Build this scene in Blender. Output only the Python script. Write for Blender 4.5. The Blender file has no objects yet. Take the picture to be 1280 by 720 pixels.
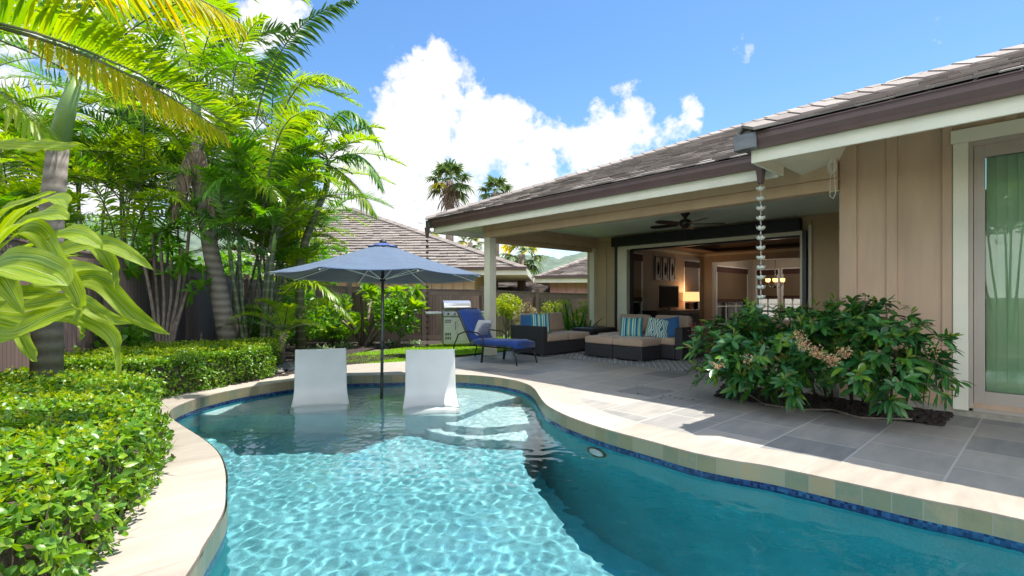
import bpy, math, random
import numpy as np
from mathutils import Vector, Matrix, geometry
from math import radians, sin, cos, pi
random.seed(7); rng = np.random.default_rng(11)
scn = bpy.context.scene
COL = scn.collection

# ------------------------------------------------------------------ camera, sky, sun
HC = 1.2; FP = 630.0; HY = 372.0
TH = radians(42.8)
FX, FY = sin(TH), cos(TH)          # forward
RX, RY = cos(TH), -sin(TH)         # right
cam_d = bpy.data.cameras.new('camera'); cam = bpy.data.objects.new('camera', cam_d); COL.objects.link(cam)
cam.location = (0, 0, HC); cam.rotation_euler = (pi/2, 0, -TH)
cam_d.sensor_width = 36; cam_d.lens = FP/1280*36; cam_d.shift_y = 12/1280
cam_d.clip_start = 0.05; cam_d.clip_end = 6000
scn.camera = cam
SUN = Vector((0.32, -0.04, 1.0)).normalized()
sd = bpy.data.lights.new('sun', 'SUN'); so = bpy.data.objects.new('sun', sd); COL.objects.link(so)
sd.energy = 3.9; sd.angle = radians(0.5); sd.color = (1.0, 0.955, 0.89)
so.rotation_euler = SUN.to_track_quat('Z', 'Y').to_euler()
so.location = (0, 0, 30)
scn.view_settings.view_transform = 'Standard'; scn.view_settings.look = 'None'
scn.view_settings.exposure = 1.14; scn.view_settings.gamma = 1; scn.view_settings.use_curve_mapping = False
cy = scn.cycles
cy.use_denoising = True; cy.max_bounces = 8; cy.diffuse_bounces = 4; cy.glossy_bounces = 4
cy.transmission_bounces = 4; cy.transparent_max_bounces = 16; cy.volume_bounces = 0
cy.sample_clamp_indirect = 6; cy.caustics_reflective = False; cy.caustics_refractive = True

def dirpx(px, py):
    a = (px-640)/FP; b = (HY-py)/FP
    return Vector((FX+a*RX, FY+a*RY, b))
def P(px, py, D):                  # a point seen at a pixel at depth D
    d = dirpx(px, py)*D
    return Vector((d.x, d.y, HC+d.z))
def G(px, py, z=0.0):
    D = FP*(HC-z)/(py-HY)
    p = P(px, py, D); p.z = z
    return p
def W(r, D, z=0.0):
    return Vector((FX*D+RX*r, FY*D+RY*r, z))
def B(px, D, z=0.0):
    return W((px-640)/FP*D, D, z)
def onY(px, Y):                    # X where the column px meets plane Y
    d = dirpx(px, 0); return d.x/d.y*Y
def onX(px, X):
    d = dirpx(px, 0); return d.y/d.x*X
def ZX(px, py, X):                 # height on plane X at pixel
    d = dirpx(px, py); return HC+d.z*X/d.x
def ZY(px, py, Y):
    d = dirpx(px, py); return HC+d.z*Y/d.y

sd.cycles.is_caustics_light = True
# world
world = bpy.data.worlds.new('World'); scn.world = world; world.use_nodes = True
nt = world.node_tree; N = nt.nodes; L = nt.links
for n in list(N): N.remove(n)
def nn(t, **k):
    n = N.new(t)
    for a, v in k.items(): setattr(n, a, v)
    return n
wo = nn('ShaderNodeOutputWorld'); bg = nn('ShaderNodeBackground'); bg.inputs['Strength'].default_value = 0.15
sky = nn('ShaderNodeTexSky', sky_type='NISHITA'); sky.sun_disc = False
sky.sun_elevation = math.asin(SUN.z); sky.sun_rotation = math.atan2(SUN.x, SUN.y)
sky.altitude = 50; sky.air_density = 1.0; sky.dust_density = 0.3; sky.ozone_density = 2.2
tc = nn('ShaderNodeTexCoord')
def m(op, a, b=None, c=None, clamp=False):
    n = nn('ShaderNodeMath', operation=op); n.use_clamp = clamp
    for i, v in enumerate((a, b, c)):
        if v is None: continue
        if isinstance(v, (int, float)): n.inputs[i].default_value = v
        else: L.new(v, n.inputs[i])
    return n.outputs[0]
# warp + fbm for cumulus
nz = nn('ShaderNodeTexNoise'); nz.inputs['Scale'].default_value = 7.0; nz.inputs['Detail'].default_value = 10; nz.inputs['Roughness'].default_value = 0.63
L.new(tc.outputs['Generated'], nz.inputs['Vector'])
nz2 = nn('ShaderNodeTexNoise'); nz2.inputs['Scale'].default_value = 2.3; nz2.inputs['Detail'].default_value = 4
L.new(tc.outputs['Generated'], nz2.inputs['Vector'])
blobs = [(520,160,.17,1.0),(455,215,.15,.95),(600,165,.14,.9),(560,265,.2,.9),(680,190,.09,.8),(690,240,.12,.7),(480,290,.26,.95),(640,300,.2,.8),
         (345,45,.10,.85),(300,90,.14,.8),(775,172,.12,.85),(735,190,.10,.8),(810,190,.09,.7),(845,148,.065,.8),(625,80,.05,.6),(588,62,.04,.55),(750,140,.06,.6),(515,48,.03,.5),(60,120,.35,.8),(180,60,.22,.7),(100,300,.5,.9),(800,200,.06,.6),(860,175,.05,.5)]
wn = nn('ShaderNodeTexNoise'); wn.inputs['Scale'].default_value = 5.5; wn.inputs['Detail'].default_value = 7; wn.inputs['Roughness'].default_value = .6; L.new(tc.outputs['Generated'], wn.inputs['Vector'])
ws = nn('ShaderNodeVectorMath', operation='MULTIPLY_ADD'); L.new(wn.outputs['Color'], ws.inputs[0]); ws.inputs[1].default_value = (.22,.22,.22); 
wo2 = nn('ShaderNodeVectorMath', operation='ADD'); L.new(tc.outputs['Generated'], wo2.inputs[0]); wo2.inputs[1].default_value = (-.11,-.11,-.11); L.new(wo2.outputs[0], ws.inputs[2])
acc = None
for (bx, by, br, bs) in blobs:
    d = dirpx(bx, by).normalized()
    vd = nn('ShaderNodeVectorMath', operation='DISTANCE'); L.new(ws.outputs[0], vd.inputs[0]); vd.inputs[1].default_value = d
    v = m('MULTIPLY', m('SUBTRACT', 1.0, m('DIVIDE', vd.outputs['Value'], br*1.1), clamp=True), bs)
    acc = v if acc is None else m('MAXIMUM', acc, v)
# scattered clouds in the other half of the sky (seen in reflections, boosted below as fill light)
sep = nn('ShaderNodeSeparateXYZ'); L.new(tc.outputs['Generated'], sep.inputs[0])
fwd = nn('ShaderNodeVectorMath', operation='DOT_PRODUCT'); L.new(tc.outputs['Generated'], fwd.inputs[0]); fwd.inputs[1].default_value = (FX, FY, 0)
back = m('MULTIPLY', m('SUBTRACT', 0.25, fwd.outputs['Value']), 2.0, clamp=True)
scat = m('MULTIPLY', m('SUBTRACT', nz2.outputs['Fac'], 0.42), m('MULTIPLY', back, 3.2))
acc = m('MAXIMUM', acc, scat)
dens = m('SUBTRACT', m('ADD', m('MULTIPLY', acc, 1.15), m('MULTIPLY', nz.outputs['Fac'], 2.5)), 1.68)
fac = m('MULTIPLY', dens, 4.2, clamp=True)
fac = m('SMOOTH_MIN', fac, 1.0, 0.1)
# cloud shading: bright rims, grey thick cores
nz3 = nn('ShaderNodeTexNoise'); nz3.inputs['Scale'].default_value = 11; nz3.inputs['Detail'].default_value = 6
mp = nn('ShaderNodeMapping'); mp.inputs['Location'].default_value = (0.02, 0.0, 0.035); L.new(tc.outputs['Generated'], mp.inputs[0]); L.new(mp.outputs[0], nz3.inputs['Vector'])
core = m('MULTIPLY', m('SUBTRACT', dens, 0.25), m('SUBTRACT', nz3.outputs['Fac'], 0.30), clamp=True)
core = m('MULTIPLY', core, 2.6, clamp=True)
cm = nn('ShaderNodeMix', data_type='RGBA'); L.new(core, cm.inputs[0]); cm.inputs[6].default_value = (3.5, 3.5, 3.5, 1); cm.inputs[7].default_value = (2.0, 2.15, 2.35, 1)
hs = nn('ShaderNodeHueSaturation'); hs.inputs['Saturation'].default_value = 1.2; hs.inputs['Value'].default_value = .65; L.new(sky.outputs[0], hs.inputs['Color'])
mx = nn('ShaderNodeMix', data_type='RGBA'); L.new(fac, mx.inputs[0]); L.new(hs.outputs[0], mx.inputs[6]); L.new(cm.outputs[2], mx.inputs[7])
bk = nn('ShaderNodeMix', data_type='RGBA', blend_type='MULTIPLY'); bk.inputs[0].default_value = 1.0; L.new(mx.outputs[2], bk.inputs[6])
fill_gain = m('ADD', 1.0, m('MULTIPLY', m('MULTIPLY', back, fac), 4.0)); cg = nn('ShaderNodeCombineColor'); [L.new(fill_gain, cg.inputs[i]) for i in range(3)]; L.new(cg.outputs[0], bk.inputs[7])  # extra brightness added to clouds behind the camera, fills the shaded facade
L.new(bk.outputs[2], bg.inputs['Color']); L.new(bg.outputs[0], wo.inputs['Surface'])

# ------------------------------------------------------------------ materials
class MT:
    def __init__(s, name):
        s.m = bpy.data.materials.new(name); s.m.use_nodes = True
        s.t = s.m.node_tree; s.n = s.t.nodes; s.l = s.t.links
        s.b = s.n['Principled BSDF']; s.o = s.n['Material Output']
    def new(s, t, **k):
        n = s.n.new(t)
        for a, v in k.items(): setattr(n, a, v)
        return n
    def coord(s, kind='Object', scale=(1,1,1), rot=(0,0,0), loc=(0,0,0)):
        t = s.new('ShaderNodeTexCoord'); mp = s.new('ShaderNodeMapping')
        mp.inputs['Scale'].default_value = scale; mp.inputs['Rotation'].default_value = rot; mp.inputs['Location'].default_value = loc
        s.l.new(t.outputs[kind], mp.inputs[0]); return mp.outputs[0]
    def noise(s, vec, scale, detail=4, rough=.55):
        n = s.new('ShaderNodeTexNoise'); n.inputs['Scale'].default_value = scale; n.inputs['Detail'].default_value = detail; n.inputs['Roughness'].default_value = rough
        if vec is not None: s.l.new(vec, n.inputs['Vector'])
        return n.outputs['Fac']
    def ramp(s, fac, stops):
        r = s.new('ShaderNodeValToRGB'); e = r.color_ramp.elements
        while len(e) < len(stops): e.new(0.5)
        for i, (p, c) in enumerate(stops):
            e[i].position = p; e[i].color = (*c, 1)
        s.l.new(fac, r.inputs[0]); return r.outputs[0]
    def mix(s, fac, a, b, blend='MIX'):
        n = s.new('ShaderNodeMix', data_type='RGBA', blend_type=blend)
        for i, v in ((0, fac), (6, a), (7, b)):
            if isinstance(v, (int, float)): n.inputs[i].default_value = v
            elif isinstance(v, tuple): n.inputs[i].default_value = (*v, 1)
            else: s.l.new(v, n.inputs[i])
        return n.outputs[2]
    def math(s, op, a, b=0.0, clamp=False):
        n = s.new('ShaderNodeMath', operation=op); n.use_clamp = clamp
        for i, v in enumerate((a, b)):
            if isinstance(v, (int, float)): n.inputs[i].default_value = v
            else: s.l.new(v, n.inputs[i])
        return n.outputs[0]
    def bump(s, h, strength=.3, dist=.01):
        b = s.new('ShaderNodeBump'); b.inputs['Strength'].default_value = strength; b.inputs['Distance'].default_value = dist
        s.l.new(h, b.inputs['Height']); return b.outputs[0]
    def col(s, c):
        if isinstance(c, tuple): s.b.inputs['Base Color'].default_value = (*c, 1)
        else: s.l.new(c, s.b.inputs['Base Color'])

def mat_plain(name, c, rough=.6, var=.12, scale=6, bump=.0, bscale=60, metal=0, spec=.5, stretch=(1,1,1), kind='Object', coat=0):
    t = MT(name); v = t.coord(kind, stretch)
    f = t.noise(v, scale, 5)
    lo = tuple(x*(1-var) for x in c); hi = tuple(min(1, x*(1+var)) for x in c)
    t.col(t.ramp(f, [(.3, lo), (.7, hi)]))
    t.b.inputs['Roughness'].default_value = rough; t.b.inputs['Metallic'].default_value = metal
    t.b.inputs['Specular IOR Level'].default_value = spec; t.b.inputs['Coat Weight'].default_value = coat
    if bump: t.l.new(t.bump(t.noise(v, bscale, 6), bump, .01), t.b.inputs['Normal'])
    return t.m

def mat_leaf(name, cols, rough=.38, trans=.4, tcol=None, spec=.5, stripe=None, vein=0.0):
    t = MT(name); g = t.new('ShaderNodeNewGeometry')
    n = len(cols)
    c = t.ramp(g.outputs['Random Per Island'], [((i+.0)/(n-1) if n > 1 else 0, cols[i]) for i in range(n)])
    v = t.coord('Object'); f = t.noise(v, 3.5, 3)
    c = t.mix(t.math('MULTIPLY', t.math('SUBTRACT', f, .35, True), 0.9), c, tuple(x*.55 for x in cols[0]))
    t.col(c); t.b.inputs['Roughness'].default_value = rough; t.b.inputs['Specular IOR Level'].default_value = spec
    tr = t.new('ShaderNodeBsdfTranslucent'); 
    h = t.new('ShaderNodeHueSaturation'); h.inputs['Saturation'].default_value = 1.1; h.inputs['Value'].default_value = 1.5; h.inputs['Hue'].default_value = .487
    t.l.new(c, h.inputs['Color']); t.l.new(h.outputs[0], tr.inputs['Color'])
    ms = t.new('ShaderNodeMixShader'); ms.inputs[0].default_value = trans
    t.l.new(t.b.outputs[0], ms.inputs[1]); t.l.new(tr.outputs[0], ms.inputs[2]); t.l.new(ms.outputs[0], t.o.inputs['Surface'])
    return t.m

def mat_glass(name, tint=(.9,.95,.93), base=.08, rough=.0, bumpf=None):
    t = MT(name)
    tr = t.new('ShaderNodeBsdfTransparent'); tr.inputs[0].default_value = (*tint, 1)
    gl = t.new('ShaderNodeBsdfGlossy'); gl.inputs['Roughness'].default_value = rough
    fr = t.new('ShaderNodeFresnel'); fr.inputs['IOR'].default_value = 1.5
    f = t.math('ADD', fr.outputs[0], base, True)
    ms = t.new('ShaderNodeMixShader'); t.l.new(f, ms.inputs[0]); t.l.new(tr.outputs[0], ms.inputs[1]); t.l.new(gl.outputs[0], ms.inputs[2])
    t.l.new(ms.outputs[0], t.o.inputs['Surface']); return t.m

def mat_emit(name, c, s):
    t = MT(name); t.b.inputs['Emission Color'].default_value = (*c, 1); t.b.inputs['Emission Strength'].default_value = s
    t.b.inputs['Base Color'].default_value = (*c, 1); return t.m

M = {}
M['tan'] = mat_plain('tan_siding', (.50,.345,.222), .7, .13, 5, .25, 90, stretch=(1,1,.15))
M['tan2'] = mat_plain('taupe_trim', (.54,.385,.24), .65, .06, 5, .15, 80, stretch=(1,1,.3))
M['olive'] = mat_plain('khaki_siding', (.50,.37,.215), .7, .06, 4, .2, 90, stretch=(1,1,.2))
M['cream'] = mat_plain('cream_paint', (.74,.70,.54), .55, .05, 3, .1, 60)
M['window_taupe'] = mat_plain('taupe_window_frame', (.40,.34,.27), .5, .04, 3)
M['gutter'] = mat_plain('brown_gutter_metal', (.115,.066,.058), .42, .1, 5, metal=.0)
M['gutter_joint'] = mat_plain('grey_flashing_metal', (.17,.17,.16), .38, .2, 12, metal=.6)
M['ceiling'] = mat_plain('pale_green_ceiling_paint', (.78,.83,.70), .7, .03, 3)
M['room_wall'] = mat_plain('beige_room_wall', (.42,.375,.31), .8, .04, 3)
M['room_ceiling'] = mat_plain('tan_ceiling', (.34,.25,.18), .8, .06, 12)
M['room_floor'] = mat_plain('dark_tile_floor', (.10,.085,.07), .35, .15, 4)
M['black'] = mat_plain('black_metal', (.012,.012,.014), .4, .15, 8)
M['dark_bronze'] = mat_plain('dark_bronze', (.035,.028,.026), .38, .2, 20, metal=.5)
M['dark_wood'] = mat_plain('espresso_wood', (.028,.016,.012), .35, .3, 8, stretch=(1,8,1))
M['shade_brown'] = mat_plain('woven_brown_band', (.06,.022,.014), .8, .3, 60)
M['screen'] = mat_plain('tv_screen', (.006,.006,.008), .12, .1, 3)
M['white'] = mat_plain('white_paint', (.8,.8,.78), .5, .03, 4)
M['grout'] = mat_plain('pale_stone_base', (.32,.29,.22), .8, .25, 9, .4, 50)
M['plastic'] = mat_plain('white_rotomoulded_plastic', (.56,.56,.52), .38, .06, 3, .03, 300)
M['steel'] = mat_plain('brushed_steel', (.62,.62,.60), .27, .08, 30, metal=1, stretch=(1,1,12))
M['steel_panel'] = mat_plain('satin_steel_panel', (.56,.57,.51), .45, .08, 10, metal=.35)
M['grey_metal'] = mat_plain('grey_metal', (.14,.14,.135), .4, .15, 20, metal=.7)
M['rope'] = mat_plain('white_cord', (.72,.69,.62), .8, .1, 60)
M['chain'] = mat_plain('aged_copper_cups', (.62,.62,.52), .45, .2, 40, metal=.2)
M['copper'] = mat_plain('dark_copper', (.12,.07,.05), .4, .3, 40, metal=.7)
M['bark'] = mat_plain('bark', (.20,.155,.12), .9, .35, 14, .7, 40)
M['twig'] = mat_plain('twig_brown', (.085,.06,.04), .9, .35, 20, .4, 60)
M['soil'] = mat_plain('dark_mulch', (.035,.024,.018), .95, .6, 30, 1.0, 60)
M['pebble'] = mat_plain('grey_pebble', (.22,.21,.20), .7, .3, 12)

def mat_stone(name, cols, tile=(.60,.56), off=(0,0), joint=.5, offset=.5, gc=(.46,.44,.39), rough=.5, veins=.62, jw=.008):
    t = MT(name); v = t.coord('Object', (1,1,1), (0,0,0), (off[0], off[1], 0))
    br = t.new('ShaderNodeTexBrick'); br.offset = offset; br.squash = 1
    br.inputs['Scale'].default_value = 1; br.inputs['Mortar Size'].default_value = jw; br.inputs['Mortar Smooth'].default_value = .2
    br.inputs['Brick Width'].default_value = tile[0]; br.inputs['Row Height'].default_value = tile[1]
    br.inputs['Color1'].default_value = (0,0,0,1); br.inputs['Color2'].default_value = (1,1,1,1); br.inputs['Mortar'].default_value = (.5,.5,.5,1)
    t.l.new(v, br.inputs['Vector'])
    v2 = t.coord('Object', (1.2, 5.5, 1), (0,0,.6)); w = t.noise(v2, 1.6, 9, .62)
    f = t.math('ADD', t.math('MULTIPLY', br.outputs['Color'], .42), t.math('MULTIPLY', w, veins))
    c = t.ramp(f, [(.12, cols[0]), (.36, cols[1]), (.56, cols[2]), (.8, cols[3])])
    dirt = t.noise(t.coord('Object'), 1.1, 6, .6)
    c = t.mix(t.math('MULTIPLY', t.math('SUBTRACT', dirt, .48, True), 1.6, True), c, tuple(x*.78 for x in cols[1]))
    c = t.mix(br.outputs['Fac'], c, gc)
    t.col(c); t.b.inputs['Roughness'].default_value = rough
    hh = t.math('SUBTRACT', t.math('MULTIPLY', t.noise(t.coord('Object', (2,7,1), (0,0,.6)), 5, 8, .6), .6), t.math('MULTIPLY', br.outputs['Fac'], .8))
    t.l.new(t.bump(hh, .5, .008), t.b.inputs['Normal']); return t.m
M['deck'] = mat_stone('quartzite_paving', [(.14,.142,.14), (.235,.23,.215), (.325,.305,.27), (.42,.38,.32)], off=(.36,.06))
M['coping'] = mat_stone('limestone_coping', [(.19,.16,.12), (.30,.262,.212), (.365,.322,.268), (.43,.385,.325)], tile=(1.9,1.5), off=(.4,.3), gc=(.42,.37,.30), veins=.8, jw=.003)

def mat_tileband(name, w, h, cols, gc, rough=.35):     # uses UV: u metres along, v metres up
    t = MT(name); v = t.coord('UV')
    br = t.new('ShaderNodeTexBrick'); br.offset = 0; br.inputs['Scale'].default_value = 1
    br.inputs['Brick Width'].default_value = w; br.inputs['Row Height'].default_value = h; br.inputs['Mortar Size'].default_value = min(w,h)*.02; br.inputs['Mortar Smooth'].default_value = .1
    br.inputs['Color1'].default_value = (0,0,0,1); br.inputs['Color2'].default_value = (1,1,1,1)
    t.l.new(v, br.inputs['Vector'])
    f = t.math('ADD', t.math('MULTIPLY', br.outputs['Color'], .55), t.math('MULTIPLY', t.noise(v, 9, 9, .72), .55))
    k = len(cols); c = t.ramp(f, [(.1+.8*i/(k-1), cols[i]) for i in range(k)])
    c = t.mix(br.outputs['Fac'], c, gc); t.col(c); t.b.inputs['Roughness'].default_value = rough
    t.l.new(t.bump(t.math('SUBTRACT', t.noise(v, 16, 6), br.outputs['Fac']), .3, .004), t.b.inputs['Normal'])
    return t.m
M['tileband'] = mat_tileband('slate_waterline_tiles', .15, .40, [(.13,.15,.095), (.27,.23,.12), (.18,.21,.14), (.36,.27,.15), (.27,.28,.19)], (.30,.28,.22))
M['mosaic'] = mat_tileband('blue_glass_mosaic', .022, .022, [(.004,.008,.03), (.008,.02,.09), (.02,.06,.17), (.03,.13,.24)], (.05,.07,.09), .15)

def mat_plaster(name, lo, mid, hi):
    t = MT(name); v = t.coord('Object'); f = t.math('ADD', t.math('MULTIPLY', t.noise(v, 60, 3, .6), .5), t.math('MULTIPLY', t.noise(v, 3, 5, .6), .5))
    t.col(t.ramp(f, [(.36, lo), (.5, mid), (.64, hi)])); t.b.inputs['Roughness'].default_value = .8; t.b.inputs['Specular IOR Level'].default_value = .2; return t.m
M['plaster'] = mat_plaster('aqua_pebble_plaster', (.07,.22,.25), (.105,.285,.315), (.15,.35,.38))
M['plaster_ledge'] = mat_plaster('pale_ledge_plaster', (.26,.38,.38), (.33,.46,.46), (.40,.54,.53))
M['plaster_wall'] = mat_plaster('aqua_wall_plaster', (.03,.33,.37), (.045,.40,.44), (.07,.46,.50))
M['plaster_deep'] = mat_plaster('depth_tinted_plaster', (.010,.29,.35), (.016,.36,.43), (.026,.43,.50))  # teal tint in the colour stands in for light absorbed by deep water
t = MT('pool_water')
gl = t.new('ShaderNodeBsdfGlass'); gl.inputs['Roughness'].default_value = .0; gl.inputs['IOR'].default_value = 1.333
t.l.new(gl.outputs[0], t.o.inputs['Surface'])
gl.inputs['Color'].default_value = (.93,.99,1,1)
M['water'] = t.m

def mat_fence():
    t = MT('brown_vinyl_fence'); v = t.coord('UV')
    f = t.noise(t.coord('Object', (1,1,.2)), 7, 5)
    w = t.new('ShaderNodeTexWave'); w.wave_type = 'BANDS'; w.inputs['Scale'].default_value = 3.2; w.inputs['Distortion'].default_value = 0; t.l.new(v, w.inputs['Vector'])
    g = t.math('GREATER_THAN', w.outputs['Fac'], .93)
    c = t.ramp(f, [(.3, (.17,.112,.097)), (.7, (.23,.155,.13))])
    t.col(t.mix(t.math('MULTIPLY', g, .6), c, (.05,.03,.028))); t.b.inputs['Roughness'].default_value = .6
    t.l.new(t.bump(t.math('SUBTRACT', 1.0, g), .5, .006), t.b.inputs['Normal']); return t.m
M['fence'] = mat_fence(); M['fence_rail'] = mat_plain('brown_vinyl_rail', (.20,.135,.115), .55, .1, 6)

def mat_shingle(name, cols, rough=.85):
    t = MT(name); g = t.new('ShaderNodeNewGeometry')
    c = t.ramp(g.outputs['Random Per Island'], [(i/(len(cols)-1), cols[i]) for i in range(len(cols))])
    f = t.noise(t.coord('Object', (1,1,1)), 22, 6, .7)
    t.col(t.mix(t.math('MULTIPLY', f, .35), c, (.10,.08,.07))); t.b.inputs['Roughness'].default_value = rough
    t.l.new(t.bump(t.noise(t.coord('Object'), 50, 5), .5, .01), t.b.inputs['Normal']); return t.m
M['shingle'] = mat_shingle('weathered_shakes', [(.16,.13,.11), (.29,.245,.21), (.22,.185,.16), (.38,.33,.285)])
M['shingle2'] = mat_shingle('neighbour_shakes', [(.17,.14,.115), (.25,.21,.175), (.21,.175,.145), (.31,.265,.22)])
M['roof_under'] = mat_plain('roof_underlay', (.05,.04,.038), .9, .2, 5)
M['pink'] = mat_plain('pink_beige_siding', (.52,.27,.26), .8, .05, 3)
M['nb_wall'] = mat_plain('ochre_siding', (.52,.38,.24), .8, .06, 3)

# foliage
M['lf_areca'] = mat_leaf('palm_leaflets', [(0.051,0.152,0.017), (0.109,0.275,0.023), (0.174,0.392,0.029), (0.072,0.203,0.022)], .36, .42)
M['lf_lime'] = mat_leaf('lime_palm_leaflets', [(.13,.30,.016), (.25,.42,.018), (.36,.44,.016), (.18,.36,.018)], .36, .5)
M['lf_yellow'] = mat_leaf('yellowing_palm_leaflets', [(.36,.42,.012), (.56,.47,.010), (.26,.38,.014), (.62,.43,.012)], .4, .5)
M['lf_dark'] = mat_leaf('dark_palm_leaflets', [(0.023,0.078,0.016), (0.046,0.124,0.023), (0.078,0.169,0.026)], .3, .3)
M['lf_hedge'] = mat_leaf('hedge_leaves', [(0.052,0.149,0.014), (0.115,0.276,0.018), (0.196,0.380,0.023), (0.276,0.437,0.025), (0.081,0.207,0.016)], .36, .35)
M['lf_bush'] = mat_leaf('leathery_shrub_leaves', [(.02,.09,.022), (.035,.15,.035), (.07,.21,.03), (.04,.14,.055), (.16,.29,.022)], .25, .22)
M['lf_bushnew'] = mat_leaf('young_shrub_leaves', [(.12,.27,.02), (.20,.33,.03), (.22,.13,.05)], .35, .4)
M['lf_tree'] = mat_leaf('bright_tree_leaves', [(0.060,0.216,0.014), (0.132,0.336,0.019), (0.216,0.432,0.024)], .4, .45)
M['lf_yg'] = mat_leaf('yellow_green_leaves', [(0.264,0.384,0.014), (0.432,0.480,0.017), (0.192,0.336,0.017)], .4, .45)
M['lf_pinkish'] = mat_leaf('variegated_leaves', [(.42,.40,.16), (.30,.30,.12), (.45,.30,.22), (.20,.22,.08)], .5, .35)
M['lf_plum'] = mat_leaf('plumeria_leaves', [(0.104,0.260,0.018), (0.208,0.390,0.026), (0.338,0.494,0.039)], .3, .42)
M['lf_strap'] = mat_leaf('strap_leaves', [(.05,.13,.03), (.10,.20,.05), (.38,.42,.26), (.08,.18,.03)], .4, .3)
M['lf_spiky'] = mat_leaf('spiky_green_leaves', [(.03,.13,.012), (.05,.20,.016), (.08,.25,.02)], .35, .35)
M['lf_brown'] = mat_leaf('dry_fronds', [(.16,.11,.07), (.24,.17,.11), (.12,.08,.055)], .8, .15)
M['lf_fan'] = mat_leaf('fan_palm_leaves', [(.05,.11,.03), (.10,.17,.04), (.16,.21,.05)], .5, .3)
M['flower'] = mat_leaf('cream_pink_blossom', [(.70,.50,.22), (.55,.26,.16), (.75,.60,.35), (.35,.10,.08)], .6, .3)
M['redleaf'] = mat_leaf('dark_red_leaves', [(.20,.05,.05), (.32,.10,.08), (.12,.03,.04)], .5, .3)
M['grass'] = mat_leaf('lawn_grass', [(0.162,0.378,0.016), (0.270,0.486,0.019), (0.378,0.540,0.027)], .5, .4)
M['lawn_soil'] = mat_plain('lawn_base', (.10,.20,.015), .9, .3, 8, .8, 60)

t = MT('ti_leaf'); uv = t.new('ShaderNodeTexCoord'); sp = t.new('ShaderNodeSeparateXYZ'); t.l.new(uv.outputs['UV'], sp.inputs[0])
g = t.new('ShaderNodeNewGeometry')
st = t.noise(t.coord('UV', (14, .8, 1)), 1.6, 3, .6)
c = t.ramp(g.outputs['Random Per Island'], [(0, (.28,.38,.01)), (.4, (.46,.46,.01)), (.7, (.15,.28,.01)), (1, (.56,.42,.01))])
c = t.mix(t.math('MULTIPLY', t.math('SUBTRACT', st, .50, True), 3.2, True), c, (.66,.70,.44))
st2 = t.noise(t.coord('UV', (20, .6, 1), (0,0,0), (3,2,0)), 1.9, 3, .6)
c = t.mix(t.math('MULTIPLY', t.math('SUBTRACT', st2, .48, True), 5.0, True), c, (.06,.17,.02))
t.col(c); t.b.inputs['Roughness'].default_value = .5; t.b.inputs['Specular IOR Level'].default_value = .3
rb = t.math('ABSOLUTE', t.math('SUBTRACT', sp.outputs[0], .5))
wv = t.new('ShaderNodeTexWave'); wv.inputs['Scale'].default_value = 9; t.l.new(uv.outputs['UV'], wv.inputs['Vector'])
t.l.new(t.bump(wv.outputs['Fac'], .12, .004), t.b.inputs['Normal'])
tr = t.new('ShaderNodeBsdfTranslucent'); hsn = t.new('ShaderNodeHueSaturation'); hsn.inputs['Saturation'].default_value = 1.2; hsn.inputs['Value'].default_value = 1.4; t.l.new(c, hsn.inputs['Color']); t.l.new(hsn.outputs[0], tr.inputs[0])
ms = t.new('ShaderNodeMixShader'); ms.inputs[0].default_value = .42; t.l.new(t.b.outputs[0], ms.inputs[1]); t.l.new(tr.outputs[0], ms.inputs[2]); t.l.new(ms.outputs[0], t.o.inputs['Surface'])
M['ti'] = t.m

t = MT('ringed_palm_trunk'); v = t.coord('Object', (1,1,1)); 
wv = t.new('ShaderNodeTexWave'); wv.wave_type = 'BANDS'; wv.bands_direction = 'Z'; wv.inputs['Scale'].default_value = 2.4; wv.inputs['Distortion'].default_value = 1.2; wv.inputs['Detail'].default_value = 2; t.l.new(v, wv.inputs['Vector'])
f = t.math('ADD', t.math('MULTIPLY', wv.outputs['Fac'], .5), t.math('MULTIPLY', t.noise(v, 18, 6, .7), .6))
t.col(t.ramp(f, [(.2, (.13,.105,.08)), (.5, (.19,.16,.125)), (.85, (.26,.22,.175))])); t.b.inputs['Roughness'].default_value = .85
t.l.new(t.bump(f, .5, .02), t.b.inputs['Normal']); M['trunk'] = t.m
t = MT('green_ringed_stem'); v = t.coord('Object')
wv = t.new('ShaderNodeTexWave'); wv.wave_type = 'BANDS'; wv.bands_direction = 'Z'; wv.inputs['Scale'].default_value = 2.0; wv.inputs['Distortion'].default_value = .6; t.l.new(v, wv.inputs['Vector'])
f = t.math('ADD', t.math('POWER', wv.outputs['Fac'], 6), t.math('MULTIPLY', t.noise(v, 10, 4), .5))
t.col(t.ramp(f, [(.1, (.06,.085,.03)), (.5, (.10,.12,.05)), (1.0, (.17,.17,.10))])); t.b.inputs['Roughness'].default_value = .5; M['stem'] = t.m
M['crownshaft'] = mat_plain('green_crownshaft', (.16,.27,.055), .4, .2, 4, stretch=(1,1,.3))

def mat_fabric(name, c, var=.06, scale=250, rough=.85, bump=.15):
    t = MT(name); v = t.coord('Object'); f = t.noise(v, 5, 4)
    t.col(t.ramp(f, [(.3, tuple(x*(1-var) for x in c)), (.7, tuple(min(1, x*(1+var)) for x in c))]))
    t.b.inputs['Roughness'].default_value = rough; t.b.inputs['Sheen Weight'].default_value = .25
    t.l.new(t.bump(t.noise(v, scale, 2), bump, .003), t.b.inputs['Normal']); return t.m
M['navy'] = mat_fabric('navy_canvas', (.006,.045,.22))
M['tan_cushion'] = mat_fabric('taupe_cushion', (.40,.285,.20))
M['teal_f'] = mat_fabric('blue_cushion', (.02,.10,.24))
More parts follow.
